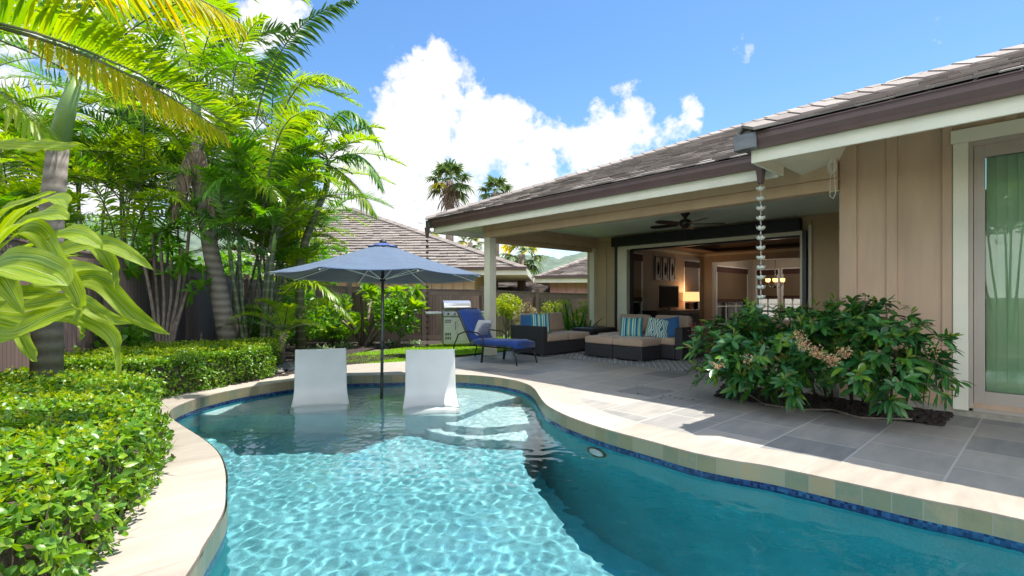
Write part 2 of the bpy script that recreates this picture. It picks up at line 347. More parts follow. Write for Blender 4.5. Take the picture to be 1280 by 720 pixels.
# umbrella canvas lets a little light through
t = MT('umbrella_canvas'); t.col(t.ramp(t.noise(t.coord('Object'), 3, 4), [(.3, (.020,.058,.125)), (.7, (.029,.077,.158))])); t.b.inputs['Roughness'].default_value = .7; t.b.inputs['Sheen Weight'].default_value = .4
t.l.new(t.bump(t.noise(t.coord('Object'), 4, 4), .5, .03), t.b.inputs['Normal'])
tr = t.new('ShaderNodeBsdfTranslucent'); tr.inputs[0].default_value = (.03,.07,.22,1)
ms = t.new('ShaderNodeMixShader'); ms.inputs[0].default_value = .12; t.l.new(t.b.outputs[0], ms.inputs[1]); t.l.new(tr.outputs[0], ms.inputs[2]); t.l.new(ms.outputs[0], t.o.inputs['Surface'])
M['canvas'] = t.m
# striped pillow, fan-print pillow
def mat_stripes(name):
    t = MT(name); sp = t.new('ShaderNodeSeparateXYZ'); t.l.new(t.coord('UV'), sp.inputs[0])
    f = t.math('FRACT', t.math('MULTIPLY', sp.outputs[0], 2.2))
    r = t.new('ShaderNodeValToRGB'); r.color_ramp.interpolation = 'CONSTANT'; e = r.color_ramp.elements
    st = [(0,(.02,.26,.34)),(.16,(.005,.03,.07)),(.22,(.55,.62,.40)),(.34,(.04,.36,.44)),(.5,(.60,.66,.58)),(.56,(.01,.10,.22)),(.72,(.05,.42,.48)),(.84,(.50,.55,.30))]
    while len(e) < len(st): e.new(.5)
    for i, (p, c) in enumerate(st): e[i].position = p; e[i].color = (*c, 1)
    t.l.new(f, r.inputs[0]); t.col(r.outputs[0]); t.b.inputs['Roughness'].default_value = .85; return t.m
M['stripes'] = mat_stripes('teal_striped_fabric')
t = MT('coral_print_fabric'); v = t.coord('UV', (3,3,1)); wv = t.new('ShaderNodeTexWave'); wv.inputs['Scale'].default_value = 1.2; wv.inputs['Distortion'].default_value = 9; wv.inputs['Detail'].default_value = 1; t.l.new(v, wv.inputs['Vector'])
t.col(t.ramp(wv.outputs['Fac'], [(.35, (.02,.16,.22)), (.45, (.05,.30,.36)), (.6, (.60,.68,.55))])); t.b.inputs['Roughness'].default_value = .85; M['coral'] = t.m
t = MT('wicker'); v = t.coord('Object'); wv = t.new('ShaderNodeTexWave'); wv.bands_direction = 'Z'; wv.inputs['Scale'].default_value = 22; wv.inputs['Distortion'].default_value = 2; t.l.new(v, wv.inputs['Vector'])
ch = t.new('ShaderNodeTexChecker'); ch.inputs['Scale'].default_value = 60; t.l.new(v, ch.inputs['Vector'])
f = t.math('ADD', t.math('MULTIPLY', wv.outputs['Fac'], .5), t.math('MULTIPLY', ch.outputs['Fac'], .4))
t.col(t.ramp(f, [(.1, (.010,.010,.014)), (.9, (.045,.042,.045))])); t.b.inputs['Roughness'].default_value = .5; t.l.new(t.bump(f, .6, .006), t.b.inputs['Normal']); M['wicker'] = t.m
t = MT('zigzag_rug'); v = t.coord('Object', (1,1,1)); br = t.new('ShaderNodeTexBrick'); br.inputs['Scale'].default_value = 1; br.inputs['Brick Width'].default_value = .17; br.inputs['Row Height'].default_value = .06; br.inputs['Mortar Size'].default_value = .012
br.inputs['Color1'].default_value = (.03,.04,.06,1); br.inputs['Color2'].default_value = (.08,.09,.12,1); br.inputs['Mortar'].default_value = (.55,.55,.52,1); t.l.new(v, br.inputs['Vector']); t.l.new(br.outputs['Color'], t.b.inputs['Base Color']); t.b.inputs['Roughness'].default_value = .9; M['rug'] = t.m
# woven roman shade: translucent
t = MT('woven_bamboo_shade'); wv = t.new('ShaderNodeTexWave'); wv.bands_direction = 'Z'; wv.inputs['Scale'].default_value = 14; t.l.new(t.coord('Object'), wv.inputs['Vector'])
c = t.ramp(wv.outputs['Fac'], [(.2, (.22,.15,.09)), (.8, (.42,.31,.2))]); t.col(c); tr = t.new('ShaderNodeBsdfTranslucent'); t.l.new(c, tr.inputs[0]); ms = t.new('ShaderNodeMixShader'); ms.inputs[0].default_value = .55
t.l.new(t.b.outputs[0], ms.inputs[1]); t.l.new(tr.outputs[0], ms.inputs[2]); t.l.new(ms.outputs[0], t.o.inputs['Surface']); M['bamboo'] = t.m
t = MT('white_vertical_blind'); t.col((.80,.84,.74)); tr = t.new('ShaderNodeBsdfTranslucent'); tr.inputs[0].default_value = (.6,.64,.56,1); ms = t.new('ShaderNodeMixShader'); ms.inputs[0].default_value = .3
t.l.new(t.b.outputs[0], ms.inputs[1]); t.l.new(tr.outputs[0], ms.inputs[2]); t.l.new(ms.outputs[0], t.o.inputs['Surface']); M['blind'] = t.m
M['glass'] = mat_glass('window_glass', (.84,.94,.82), -.01)
M['glass_in'] = mat_glass('room_window_glass', (.93,.96,.96), .0)
M['shade_lit'] = mat_emit('lit_amber_shade', (1.0,.55,.22), 1.1)
M['lamp_shade'] = mat_emit('lit_linen_shade', (1.0,.50,.20), .75)
M['downlight'] = mat_emit('lit_downlight', (1.0,.80,.5), 2.0)
M['print'] = mat_plain('botanical_print', (.45,.42,.33), .6, .6, 30)
t = MT('forested_hill'); f = t.noise(t.coord('Object'), .035, 8, .7); t.col(t.ramp(f, [(.35, (.07,.10,.075)), (.6, (.12,.165,.11)), (.75, (.19,.21,.15))])); t.b.inputs['Roughness'].default_value = 1; M['hill'] = t.m  # greens muted in the colour to stand in for distance haze
M['ground'] = mat_plain('dry_ground', (.16,.13,.09), .95, .3, .6, .3, 20)
# ------------------------------------------------------------------ mesh helpers
class MB:
    def __init__(s): s.v = []; s.f = []; s.mi = []; s.uv = None; s.n = 0; s.cuts = []
    def add(s, vs, fs, mi=0):
        o = len(s.v); s.cuts.append((o, len(s.f))); s.v += [tuple(x) for x in vs]; s.f += [tuple(i+o for i in f) for f in fs]; s.mi += [mi]*len(fs); return s
    def box(s, x0, x1, y0, y1, z0, z1, mi=0):
        x0, x1 = sorted((x0, x1)); y0, y1 = sorted((y0, y1)); z0, z1 = sorted((z0, z1))
        return s.add([(x0,y0,z0),(x1,y0,z0),(x1,y1,z0),(x0,y1,z0),(x0,y0,z1),(x1,y0,z1),(x1,y1,z1),(x0,y1,z1)],
              [(0,3,2,1),(4,5,6,7),(0,1,5,4),(1,2,6,5),(2,3,7,6),(3,0,4,7)], mi)
    def obox(s, c, size, rz=0, rx=0, ry=0, mi=0):
        R = Matrix.Rotation(rz,3,'Z') @ Matrix.Rotation(ry,3,'Y') @ Matrix.Rotation(rx,3,'X'); h = [q/2 for q in size]; c = Vector(c)
        vs = [c + R @ Vector((sx*h[0], sy*h[1], sz*h[2])) for sz in (-1,1) for sx, sy in ((-1,-1),(1,-1),(1,1),(-1,1))]
        return s.add(vs, [(0,3,2,1),(4,5,6,7),(0,1,5,4),(1,2,6,5),(2,3,7,6),(3,0,4,7)], mi)
    def bar(s, a, b, w, h, mi=0):      # box beam from a to b
        a, b = Vector(a), Vector(b); d = (b-a).normalized(); u = d.cross(Vector((0,0,1)))
        if u.length < 1e-4: u = Vector((1,0,0))
        u.normalize(); n = u.cross(d)
        vs = [p + u*sx*w/2 + n*sy*h/2 for p in (a, b) for sx, sy in ((-1,-1),(1,-1),(1,1),(-1,1))]
        return s.add(vs, [(0,3,2,1),(4,5,6,7),(0,1,5,4),(1,2,6,5),(2,3,7,6),(3,0,4,7)], mi)
    def tube(s, pts, r, seg=10, mi=0, cap=True):
        pts = [Vector(p) for p in pts]; n = len(pts)
        if not hasattr(r, '__len__'): r = [r]*n
        vs = []; fs = []; ref = None
        for i, p in enumerate(pts):
            d = (pts[min(i+1,n-1)]-pts[max(i-1,0)]).normalized()
            if ref is None: ref = d.orthogonal().normalized()
            ref = (ref - d*ref.dot(d)).normalized(); w = d.cross(ref)
            for k in range(seg):
                a = 2*pi*k/seg; vs.append(p + (ref*cos(a)+w*sin(a))*r[i])
        for i in range(n-1):
            for k in range(seg):
                fs.append((i*seg+k, i*seg+(k+1)%seg, (i+1)*seg+(k+1)%seg, (i+1)*seg+k))
        if cap: fs.append(tuple(range(seg-1,-1,-1))); fs.append(tuple((n-1)*seg+k for k in range(seg)))
        return s.add(vs, fs, mi)
    def lathe(s, prof, c=(0,0,0), seg=20, mi=0):
        vs = []; fs = []
        for (r, z) in prof:
            for k in range(seg): a = 2*pi*k/seg; vs.append((c[0]+r*cos(a), c[1]+r*sin(a), c[2]+z))
        for i in range(len(prof)-1):
            for k in range(seg): fs.append((i*seg+k, i*seg+(k+1)%seg, (i+1)*seg+(k+1)%seg, (i+1)*seg+k))
        return s.add(vs, fs, mi)
    def prism(s, poly, z0, z1, mi=0):
        n = len(poly); vs = [(p[0],p[1],z0) for p in poly]+[(p[0],p[1],z1) for p in poly]
        fs = [tuple(range(n-1,-1,-1)), tuple(range(n,2*n))]+[(i,(i+1)%n,n+(i+1)%n,n+i) for i in range(n)]
        return s.add(vs, fs, mi)
    def build_each(s, name, mats, parent=None, **k):     # every added solid becomes a part of its own
        out = []; cuts = s.cuts+[(len(s.v), len(s.f))]
        for (v0, f0), (v1, f1) in zip(cuts[:-1], cuts[1:]):
            q = MB(); q.v = s.v[v0:v1]; q.f = [tuple(i-v0 for i in f) for f in s.f[f0:f1]]; q.mi = s.mi[f0:f1]; out.append(q.build(name, mats, parent, **k))
        return out
    def build(s, name, mats, parent=None, smooth=False, bevel=0, seg=2):
        me = bpy.data.meshes.new(name); me.from_pydata(s.v, [], s.f)
        return finish(me, name, mats, parent, smooth, bevel, seg, s.mi)
def finish(me, name, mats, parent=None, smooth=False, bevel=0, seg=2, mi=None):
    if not isinstance(mats, (list, tuple)): mats = [mats]
    for q in mats: me.materials.append(q)
    if mi is not None and len(mats) > 1: me.polygons.foreach_set('material_index', mi)
    if smooth: me.polygons.foreach_set('use_smooth', [True]*len(me.polygons))
    me.update()
    o = bpy.data.objects.new(name, me); COL.objects.link(o)
    if parent is not None: o.parent = parent
    if bevel:
        b = o.modifiers.new('bevel', 'BEVEL'); b.width = bevel; b.segments = seg; b.limit_method = 'ANGLE'; b.angle_limit = radians(35)
    return o
def npmesh(name, V, F, mats, parent=None, smooth=False, uv=None, mi=None):
    """V (n,3) float, F (m,4) or (m,3) int"""
    me = bpy.data.meshes.new(name); V = np.asarray(V, dtype=np.float32); F = np.asarray(F, dtype=np.int32)
    k = F.shape[1]
    me.vertices.add(len(V)); me.vertices.foreach_set('co', V.ravel())
    me.loops.add(F.size); me.loops.foreach_set('vertex_index', F.ravel())
    me.polygons.add(len(F)); me.polygons.foreach_set('loop_start', np.arange(len(F), dtype=np.int32)*k)
    me.update(calc_edges=True)
    if uv is not None:
        l = me.uv_layers.new(name='UVMap'); l.data.foreach_set('uv', np.asarray(uv, dtype=np.float32)[F.ravel()].ravel())
    return finish(me, name, mats, parent, smooth, mi=mi)
def tag(o, label=None, cat=None, group=None, kind=None):
    if label: o['label'] = label
    if cat: o['category'] = cat
    if group: o['group'] = group
    if kind: o['kind'] = kind
    return o
def thing(name, label, cat, loc=(0,0,0), group=None, rz=0):
    o = bpy.data.objects.new(name, None); COL.objects.link(o); o.location = loc; o.rotation_euler = (0,0,rz); o.empty_display_size = .2
    return tag(o, label, cat, group)
def copy_tree(o, parent=None):
    c = o.copy(); COL.objects.link(c); c.parent = parent
    for ch in list(o.children): copy_tree(ch, c)
    return c
def unit(a): return a/np.maximum(np.linalg.norm(a, axis=-1, keepdims=True), 1e-9)
class NB:                      # numpy accumulator of quads
    def __init__(s): s.V = []; s.F = []; s.U = []; s.n = 0; s.I = []
    def add(s, V, F, U=None, mi=0):
        s.V.append(V); s.F.append(F+s.n); s.n += len(V); s.I.append(np.full(len(F), mi)); s.U.append(np.zeros((len(V),2)) if U is None else U)
    def build(s, name, mats, parent=None, smooth=True, uv=False):
        return npmesh(name, np.concatenate(s.V), np.concatenate(s.F), mats, parent, smooth, np.concatenate(s.U) if uv else None, np.concatenate(s.I).astype(np.int32))
def straps(nb, base, d, side, L, Wd, droop, segs=3, fold=0.0, prof=None, curl=0.0, mi=0, twist=0.0):
    """N blades. base,d,side (N,3); L,Wd,droop (N,)"""
    n = len(base); d = unit(d); side = unit(side - d*np.sum(side*d, 1, keepdims=True)); nrm = np.cross(side, d)
    s = np.linspace(0, 1, segs+1)
    if prof is None: prof = np.interp(s, [0,.12,.45,.8,1], [.35,.85,1,.6,.04])
    else: prof = np.interp(s, prof[0], prof[1])
    cr = 3 if fold else 2
    V = np.zeros((n, segs+1, cr, 3)); U = np.zeros((n, segs+1, cr, 2))
    for i, t in enumerate(s):
        c = base + d*(L*t)[:,None]*(1-.25*np.minimum(droop,1.2)*t)[:,None] + np.array([0,0,-1.0])*(droop*L*t*t)[:,None]
        w = (Wd*.5*prof[i])[:,None]; sd = side
        if twist: a = twist*t; sd = side*cos(a)+nrm*sin(a)
        V[:,i,0] = c - sd*w; V[:,i,-1] = c + sd*w
        U[:,i,0] = (0,t); U[:,i,-1] = (1,t)
        if cr == 3: V[:,i,1] = c - nrm*w*fold; U[:,i,1] = (.5,t)
    idx = np.arange(n*(segs+1)*cr).reshape(n, segs+1, cr); F = []
    for j in range(cr-1):
        F.append(np.stack([idx[:,:-1,j], idx[:,:-1,j+1], idx[:,1:,j+1], idx[:,1:,j]], -1).reshape(-1,4))
    nb.add(V.reshape(-1,3), np.concatenate(F), U.reshape(-1,2), mi)
def leaves(nb, pos, d, nrm, L, Wd, fold=.25, mi=0, curl=.15):
    """leaf = 2 quads about a midrib"""
    n = len(pos); d = unit(d); sd = unit(np.cross(d, nrm)); up = np.cross(sd, d)
    L = np.broadcast_to(L, (n,))[:,None]; Wd = np.broadcast_to(Wd, (n,))[:,None]
    V = np.zeros((n,5,3)); V[:,0] = pos
    V[:,1] = pos + d*L*.5 - up*Wd*fold*.5
    V[:,2] = pos + d*L - up*L*curl
    V[:,3] = pos + d*L*.48 + sd*Wd*.5; V[:,4] = pos + d*L*.48 - sd*Wd*.5
    i = np.arange(n)[:,None]*5
    nb.add(V.reshape(-1,3), np.concatenate([i+np.array([[0,3,2,1]]), i+np.array([[0,1,2,4]])], 0), None, mi)
def leaves_round(nb, pos, d, nrm, L, Wd, mi=0):
    n = len(pos); L = np.broadcast_to(L, (n,)); Wd = np.broadcast_to(Wd, (n,))
    straps(nb, pos, d, np.cross(d, nrm), L, Wd, rng.uniform(-.1,.35,n), 4, .3, prof=([0,.12,.4,.7,.9,1],[.15,.6,1,.95,.55,.12]), mi=mi)
def rnd_dirs(n, up=0.0):
    a = rng.normal(size=(n,3)); a = unit(a); a[:,2] += up; return unit(a)
def inpoly(P2, poly):
    x, y = P2[:,0], P2[:,1]; ins = np.zeros(len(P2), bool); n = len(poly); j = n-1
    for i in range(n):
        xi, yi = poly[i][0], poly[i][1]; xj, yj = poly[j][0], poly[j][1]
        c = ((yi > y) != (yj > y)) & (x < (xj-xi)*(y-yi)/(yj-yi+1e-12)+xi); ins ^= c; j = i
    return ins
def sample_poly(poly, n):
    q = np.array([(p[0],p[1]) for p in poly]); lo = q.min(0); hi = q.max(0); out = []; tot = 0
    while tot < n:
        s = rng.uniform(lo, hi, (n*2,2)); s = s[inpoly(s, q)]; out.append(s); tot += len(s)
    return np.concatenate(out)[:n]
def poly_area(poly):
    a = 0
    for i in range(len(poly)): p, q = poly[i], poly[(i+1)%len(poly)]; a += p[0]*q[1]-q[0]*p[1]
    return a/2
def catmull(pts, k=6, closed=True):
    out = []; n = len(pts); pts = [Vector(p) for p in pts]
    for i in range(n if closed else n-1):
        p0, p1, p2, p3 = pts[(i-1)%n] if closed or i else pts[0], pts[i], pts[(i+1)%n], pts[(i+2)%n] if closed or i+2 < n else pts[-1]
        for j in range(k):
            t = j/k; out.append(.5*((2*p1)+(p2-p0)*t+(2*p0-5*p1+4*p2-p3)*t*t+(3*p1-p0-3*p2+p3)*t**3))
    if not closed: out.append(pts[-1])
    return out
def offset_poly(poly, d):       # >0 = outward for CCW polygons
    n = len(poly); sgn = 1 if poly_area(poly) > 0 else -1; out = []
    for i in range(n):
        a, b = poly[i-1], poly[(i+1)%n]; tx, ty = b[0]-a[0], b[1]-a[1]; l = math.hypot(tx, ty) or 1
        out.append(Vector((poly[i][0]+sgn*ty/l*d, poly[i][1]-sgn*tx/l*d, 0)))
    return out
def holed(outer, hole, z, name, mat_, kind='structure', thick=0):
    o = [Vector((p[0],p[1],z)) for p in outer]; h = [Vector((p[0],p[1],z)) for p in hole]
    tris = geometry.tessellate_polygon([o, h]); vs = o+h
    mb = MB(); fs = []
    for t3 in tris:
        a, b, c = (vs[i] for i in t3)
        if (b-a).cross(c-a).z < 0: t3 = (t3[0], t3[2], t3[1])
        fs.append(tuple(t3))
    mb.add(vs, fs)
    ob = mb.build(name, mat_); ob['kind'] = kind; return ob
# ------------------------------------------------------------------ pool
ZW = -0.155
inpx = [(233,720),(253,685),(272,654),(280.6,634),(282,611),(281,588),(272,566),(253,549),(225,531),(211,520),(219,509.5),(249,498),(295,487),(335,480.5),(380,474.5),(437,470),(482,469),(530,468),(572,468.5),(612,471),(642,475.5),(660,481),(669,487.5),(675,496.5),(684,507),(704,518),(730,528),(768,540),(815,552.5),(865,566),(915,576),(965,584),(1050,602),(1150,624),(1280,651)]
inner = [G(*q) for q in inpx] + [Vector(q) for q in [(3.78,-.9,0),(3.3,-2.1,0),(2.3,-2.8,0),(1.0,-2.7,0),(0,-2.0,0),(-.5,-.9,0),(-.45,.3,0),(-.15,1.4,0)]]
inner = catmull(inner, 4)
if poly_area(inner) < 0: inner.reverse()
# coping ring on the inside edge, deck around it
ring_o = offset_poly(inner, .44)
outpx = [(-60,900),(20,795),(85,722),(144,660),(167,625),(184,596),(187,570),(184,548),(175,530),(172,516),(180,501),(210,494.5),(249,489),(330,473.5),(369,463.5),(437,456),(482,453.5),(507,452),(565,448),(600,443.5)]
outer = catmull([G(*q) for q in outpx], 3, closed=False)
outer += [Vector((9.4, 8.55, 0)), Vector((10.9, 8.55, 0)), Vector((10.9,-9,0)), Vector((-3,-9,0)), Vector((-2.6,-2,0))]
if poly_area(outer) < 0: outer.reverse()
BED = [G(893,497), G(1178,533.5), G(1190,517.5), Vector((6.86,1.35,0)), Vector((6.86,2.3,0)), G(905,480)]
deck = holed(outer, inner, 0.0, 'patio_paving', M['deck'])
# coping sheet: clipped strip 4 mm above, square slab edge over the tiles
cp = MB(); n = len(inner)
for i in range(n):
    j = (i+1) % n; a, b = inner[i], inner[j]; c, d = ring_o[j], ring_o[i]
    z = .006
    cp.add([(a.x,a.y,z),(b.x,b.y,z),(c.x,c.y,z),(d.x,d.y,z)], [(0,3,2,1)])
    cp.add([(a.x,a.y,-.022),(b.x,b.y,-.022),(b.x,b.y,z),(a.x,a.y,z)], [(0,1,2,3)])
# left side: the coping fills out to the hedge
coping = cp.build('pool_coping', M['coping']); coping['kind'] = 'structure'
farp = [q for q in catmull([G(*q) for q in outpx], 3, closed=False)]
farin = []
fc = MB()
for q in farp[:-2]:
    k = min(range(n), key=lambda i: (ring_o[i]-q).length); farin.append(ring_o[k])
for i in range(len(farin)-1):
    a, b, c, d = farin[i], farin[i+1], farp[i+1], farp[i]
    if (c-b).length < .02: continue
    nrmz = (b-a).cross(c-a).z
    fc.add([(q.x,q.y,.004) for q in (a,b,c,d)], [(0,1,2,3)] if nrmz > 0 else [(3,2,1,0)])
o = fc.build('pool_surround', M['coping']); o['kind'] = 'structure'
# basin wall: tile band, mosaic, plaster
def band(name, z0, z1, mat_, inset=0.0):
    V = []; F = []; U = []; s = 0; pts = offset_poly(inner, -inset) if inset else inner
    for i in range(n+1):
        p = pts[i % n]
        if i: s += (p-pts[(i-1) % n]).length
        V += [(p.x,p.y,z0),(p.x,p.y,z1)]; U += [(s,0),(s,z1-z0)]
    for i in range(n): F.append((2*i,2*i+1,2*i+3,2*i+2))
    o = npmesh(name, V, F, mat_, uv=np.array(U)); o['kind'] = 'structure'; o.cycles.is_caustics_receiver = True; return o
band('pool_tile_band', -.118, -.0, M['tileband'], .012)
band('pool_mosaic_band', -.20, -.118, M['mosaic'], .010)
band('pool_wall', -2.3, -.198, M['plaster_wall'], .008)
ZF = -1.12; ZS = -.34
wat = offset_poly(inner, .03)
def ripple(x, y):
    h = np.zeros_like(x); rr = np.random.default_rng(3)
    for lam, amp, k in ((1.1,.0010,5),(.42,.00030,8),(.18,.00024,12),(.10,.00020,14)):
        for _ in range(k):
            a = rr.uniform(0, 2*pi); L_ = lam*rr.uniform(.7,1.4); ph = rr.uniform(0, 2*pi); h += amp*rr.uniform(.5,1)*np.sin(2*pi/L_*(x*cos(a)+y*sin(a))+ph)
    return h
pa = np.array([(p.x,p.y) for p in wat]); lo = pa.min(0); hi = pa.max(0); st = .020
gx = np.arange(lo[0]-st, hi[0]+2*st, st); gy = np.arange(lo[1]-st, hi[1]+2*st, st); X_, Y_g = np.meshgrid(gx, gy, indexing='ij')
cx_ = (X_[:-1,:-1]+st/2).ravel(); cy_ = (Y_g[:-1,:-1]+st/2).ravel(); ins = inpoly(np.c_[cx_, cy_], np.array([(p.x,p.y) for p in offset_poly(inner, .07)])).reshape(len(gx)-1, len(gy)-1)
H_ = ZW+ripple(X_, Y_g); nv = X_.size; VT = np.c_[X_.ravel(), Y_g.ravel(), H_.ravel()]; VB = np.c_[X_.ravel(), Y_g.ravel(), np.full(nv, -2.6)]
id_ = np.arange(nv).reshape(X_.shape); a, b, c, d = id_[:-1,:-1], id_[1:,:-1], id_[1:,1:], id_[:-1,1:]
Ft = np.stack([a,b,c,d], -1)[ins]; Fb = np.stack([a,d,c,b], -1)[ins]+nv; Fs = []
pad = np.pad(ins, 1)
for (dx, dy, e0, e1) in ((1,0,b,c),(-1,0,d,a),(0,1,c,d),(0,-1,a,b)):
    nb_ = pad[1+dx:pad.shape[0]-1+dx, 1+dy:pad.shape[1]-1+dy]; mk = ins & ~nb_; Fs.append(np.stack([e1[mk], e0[mk], e0[mk]+nv, e1[mk]+nv], -1))
F_all = np.concatenate([Ft, Fb]+Fs); V_all = np.concatenate([VT, VB]); used = np.unique(F_all); rm = np.full(len(V_all), -1); rm[used] = np.arange(len(used))
water = npmesh('pool_water', V_all[used], rm[F_all], M['water'], smooth=True); water['kind'] = 'structure'
sm = np.zeros(len(F_all), bool); sm[:len(Ft)] = True; water.data.polygons.foreach_set('use_smooth', sm)
water.cycles.is_caustics_caster = True
def Gr(px, py, z):            # where a pixel's line of sight, bent at the water surface, meets depth z
    d = dirpx(px, py).normalized(); p = Vector((0,0,HC))+d*((ZW-HC)/d.z); e = 1/1.333; ci = -d.z
    r = d*e+Vector((0,0,e*ci-math.sqrt(1-e*e*(1-ci*ci)))); q = p+r*((z-p.z)/r.z); return Vector((q.x,q.y,z))
# floors: deep basin, raised shallow tongue, ledge and two steps
big = offset_poly(inner, .02)
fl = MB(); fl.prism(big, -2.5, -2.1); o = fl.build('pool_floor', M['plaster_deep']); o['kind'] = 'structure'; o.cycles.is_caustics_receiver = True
def rounded(name, pts, z1, z0=-2.2, mt='plaster'):
    pl = [Vector((p.x,p.y,0)) for p in pts]
    q = MB(); q.prism(pl, z0, z1); ob = q.build(name, M[mt], bevel=.03, seg=3); ob['kind'] = 'structure'; ob.cycles.is_caustics_receiver = True; return ob
# shallow floor: everything left of the drop-off curve
edge = catmull([Gr(q[0],q[1],ZF) for q in [(800,760),(770,716),(735,690),(703,655),(680,622),(663,594),(655,570),(650,545)]], 4, closed=False)
edge = [Gr(1010,1100,ZF), Gr(900,880,ZF)]+edge
lft = [W(-.1,7.9,ZF), W(-4.6,9,ZF), W(-5.2,5,ZF), W(-3.2,1.5,ZF), W(-2.2,-3.2,ZF), W(.2,-3.2,ZF)]
rounded('pool_shallow_floor', edge+lft, ZF)
ledge = [W(-4.9,Gr(400,519,ZS).dot(Vector((FX,FY,0)))), W(-.62,Gr(400,519,ZS).dot(Vector((FX,FY,0)))), W(-.30,6.62), W(-.02,6.95), W(.25,7.35), W(.75,7.6), W(1.2,9), W(-4.9,9.2)]
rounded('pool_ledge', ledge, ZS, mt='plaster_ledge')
# curved entry steps on the right of the ledge
st1 = [W(-.58,6.62), W(-.35,6.13), W(.35,5.75), W(.30,6.3), W(.15,7.1)]
def stepblock(name, px, z):
    pts = [Gr(a,b,z) for a, b in px]; return rounded(name, pts, z, mt='plaster_ledge')
stepblock('pool_step', [(548,520),(560,531),(600,535),(662,529),(700,521),(690,508),(600,508)], -.60)
stepblock('pool_step', [(520,521),(535,539),(580,548),(655,551),(672,538),(700,520),(600,512)], -.85)
# ------------------------------------------------------------------ ground
grd = holed([Vector(q) for q in [(-3000,-3000,0),(3000,-3000,0),(3000,3000,0),(-3000,3000,0)]], offset_poly(inner, .15), -.05, 'ground', M['ground'])
lawn_pl = [G(425,456.9), G(437,455.6), G(482,453), G(507,451.5), G(565,447.5), Vector((6.2,8.58,0)), Vector((20,8.58,0)), W(4,24), W(-1.6,13.4), G(446,441), G(400,452)]
q = MB(); q.add([(p.x,p.y,-.018) for p in lawn_pl], [tuple(range(len(lawn_pl)))]); o = q.build('lawn', M['lawn_soil']); o['kind'] = 'structure'
if o.data.polygons[0].normal.z < 0: o.data.flip_normals()
# grass blades
gp = sample_poly(lawn_pl, 170000)
r_ = gp@np.array([RX,RY]); D_ = gp@np.array([FX,FY]); pxs = 640+630*r_/D_
keep = (D_ > 8) & (D_ < 16) & (pxs > 300) & (pxs < 760); gp = gp[keep]; k = len(gp)
nb = NB(); base = np.c_[gp, np.full(k,-.02)]
straps(nb, base, rnd_dirs(k, 1.6), rnd_dirs(k), rng.uniform(.04,.085,k), rng.uniform(.006,.011,k), rng.uniform(.1,.6,k), segs=2)
o = nb.build('lawn_grass', M['grass']); tag(o, 'short bright green lawn grass between pool surround and fence', 'grass', kind='stuff')
# soil beds
q = MB(); pl = [G(150,520), G(172,516), G(176,503), G(249,488.5), G(335,473.3), G(372,463), G(437,455.4), G(446,441), G(470,434), W(-1.7,12.9), W(-1.2,14.2), W(-8,14.2), W(-7.5,4), W(-6,-1), W(-2.4,-1), W(-1.9,1.2), G(85,723), G(144,661), G(184,597), G(186,575), G(187,550), G(180,530)]
q.add([(p.x,p.y,-.012) for p in pl], [tuple(range(len(pl)))]); o = q.build('soil_bed', M['soil']); o['kind'] = 'structure'
if o.data.polygons[0].normal.z < 0: o.data.flip_normals()
q = MB(); q.add([(p.x,p.y,.010) for p in BED], [tuple(range(len(BED)))]); o = q.build('planter_soil', M['soil']); o['kind'] = 'structure'
if o.data.polygons[0].normal.z < 0: o.data.flip_normals()
# mulch lumps in both beds
nb = NB()
def lumps(poly, n, r0, r1, z):
    p = sample_poly(poly, n); c = np.c_[p, np.full(n, z)]
    V = []; F = []
    base = np.array([(-1,-1,-.6),(1,-1,-.6),(1,1,-.6),(-1,1,-.6),(-.7,-.6,.6),(.8,-.7,.5),(.6,.8,.7),(-.8,.6,.4)])
    fc_ = np.array([(0,3,2,1),(4,5,6,7),(0,1,5,4),(1,2,6,5),(2,3,7,6),(3,0,4,7)])
    sc = rng.uniform(r0, r1, (n,1,1))*np.array([1,.6,.5])[None,None]; a = rng.uniform(0, 2*pi, n)
    X = base[None]*sc*rng.uniform(.7,1.3,(n,8,3)); ca, sa = np.cos(a)[:,None], np.sin(a)[:,None]
    Y = np.stack([X[:,:,0]*ca-X[:,:,1]*sa, X[:,:,0]*sa+X[:,:,1]*ca, X[:,:,2]], -1)+c[:,None]
    nb.add(Y.reshape(-1,3), (np.arange(n)[:,None,None]*8+fc_[None]).reshape(-1,4))
lumps([Vector(p) for p in BED], 1500, .012, .035, .018)
lumps([G(250,490),G(335,474),G(437,456),W(-1.6,11),W(-5.2,9.5)], 1500, .02, .06, 0.0)
lumps([G(184,597),G(144,661),G(85,723),G(20,800),G(0,800),G(90,690),G(150,610)], 500, .01, .025, 0.0)
o = nb.build('mulch_chips', M['soil'], smooth=False); tag(o, 'dark mulch chips scattered on the planting beds', 'mulch', kind='stuff')
# black pebbles near the hedge end
nb = NB(); lumps([G(335,470),G(372,461),G(400,455),W(-3.3,9.6),W(-4.2,9)], 160, .04, .10, .02)
o = nb.build('bed_pebbles', M['pebble'], smooth=True); tag(o, 'rounded grey stones in the dark bed beside the hedge end', 'stones', kind='stuff')
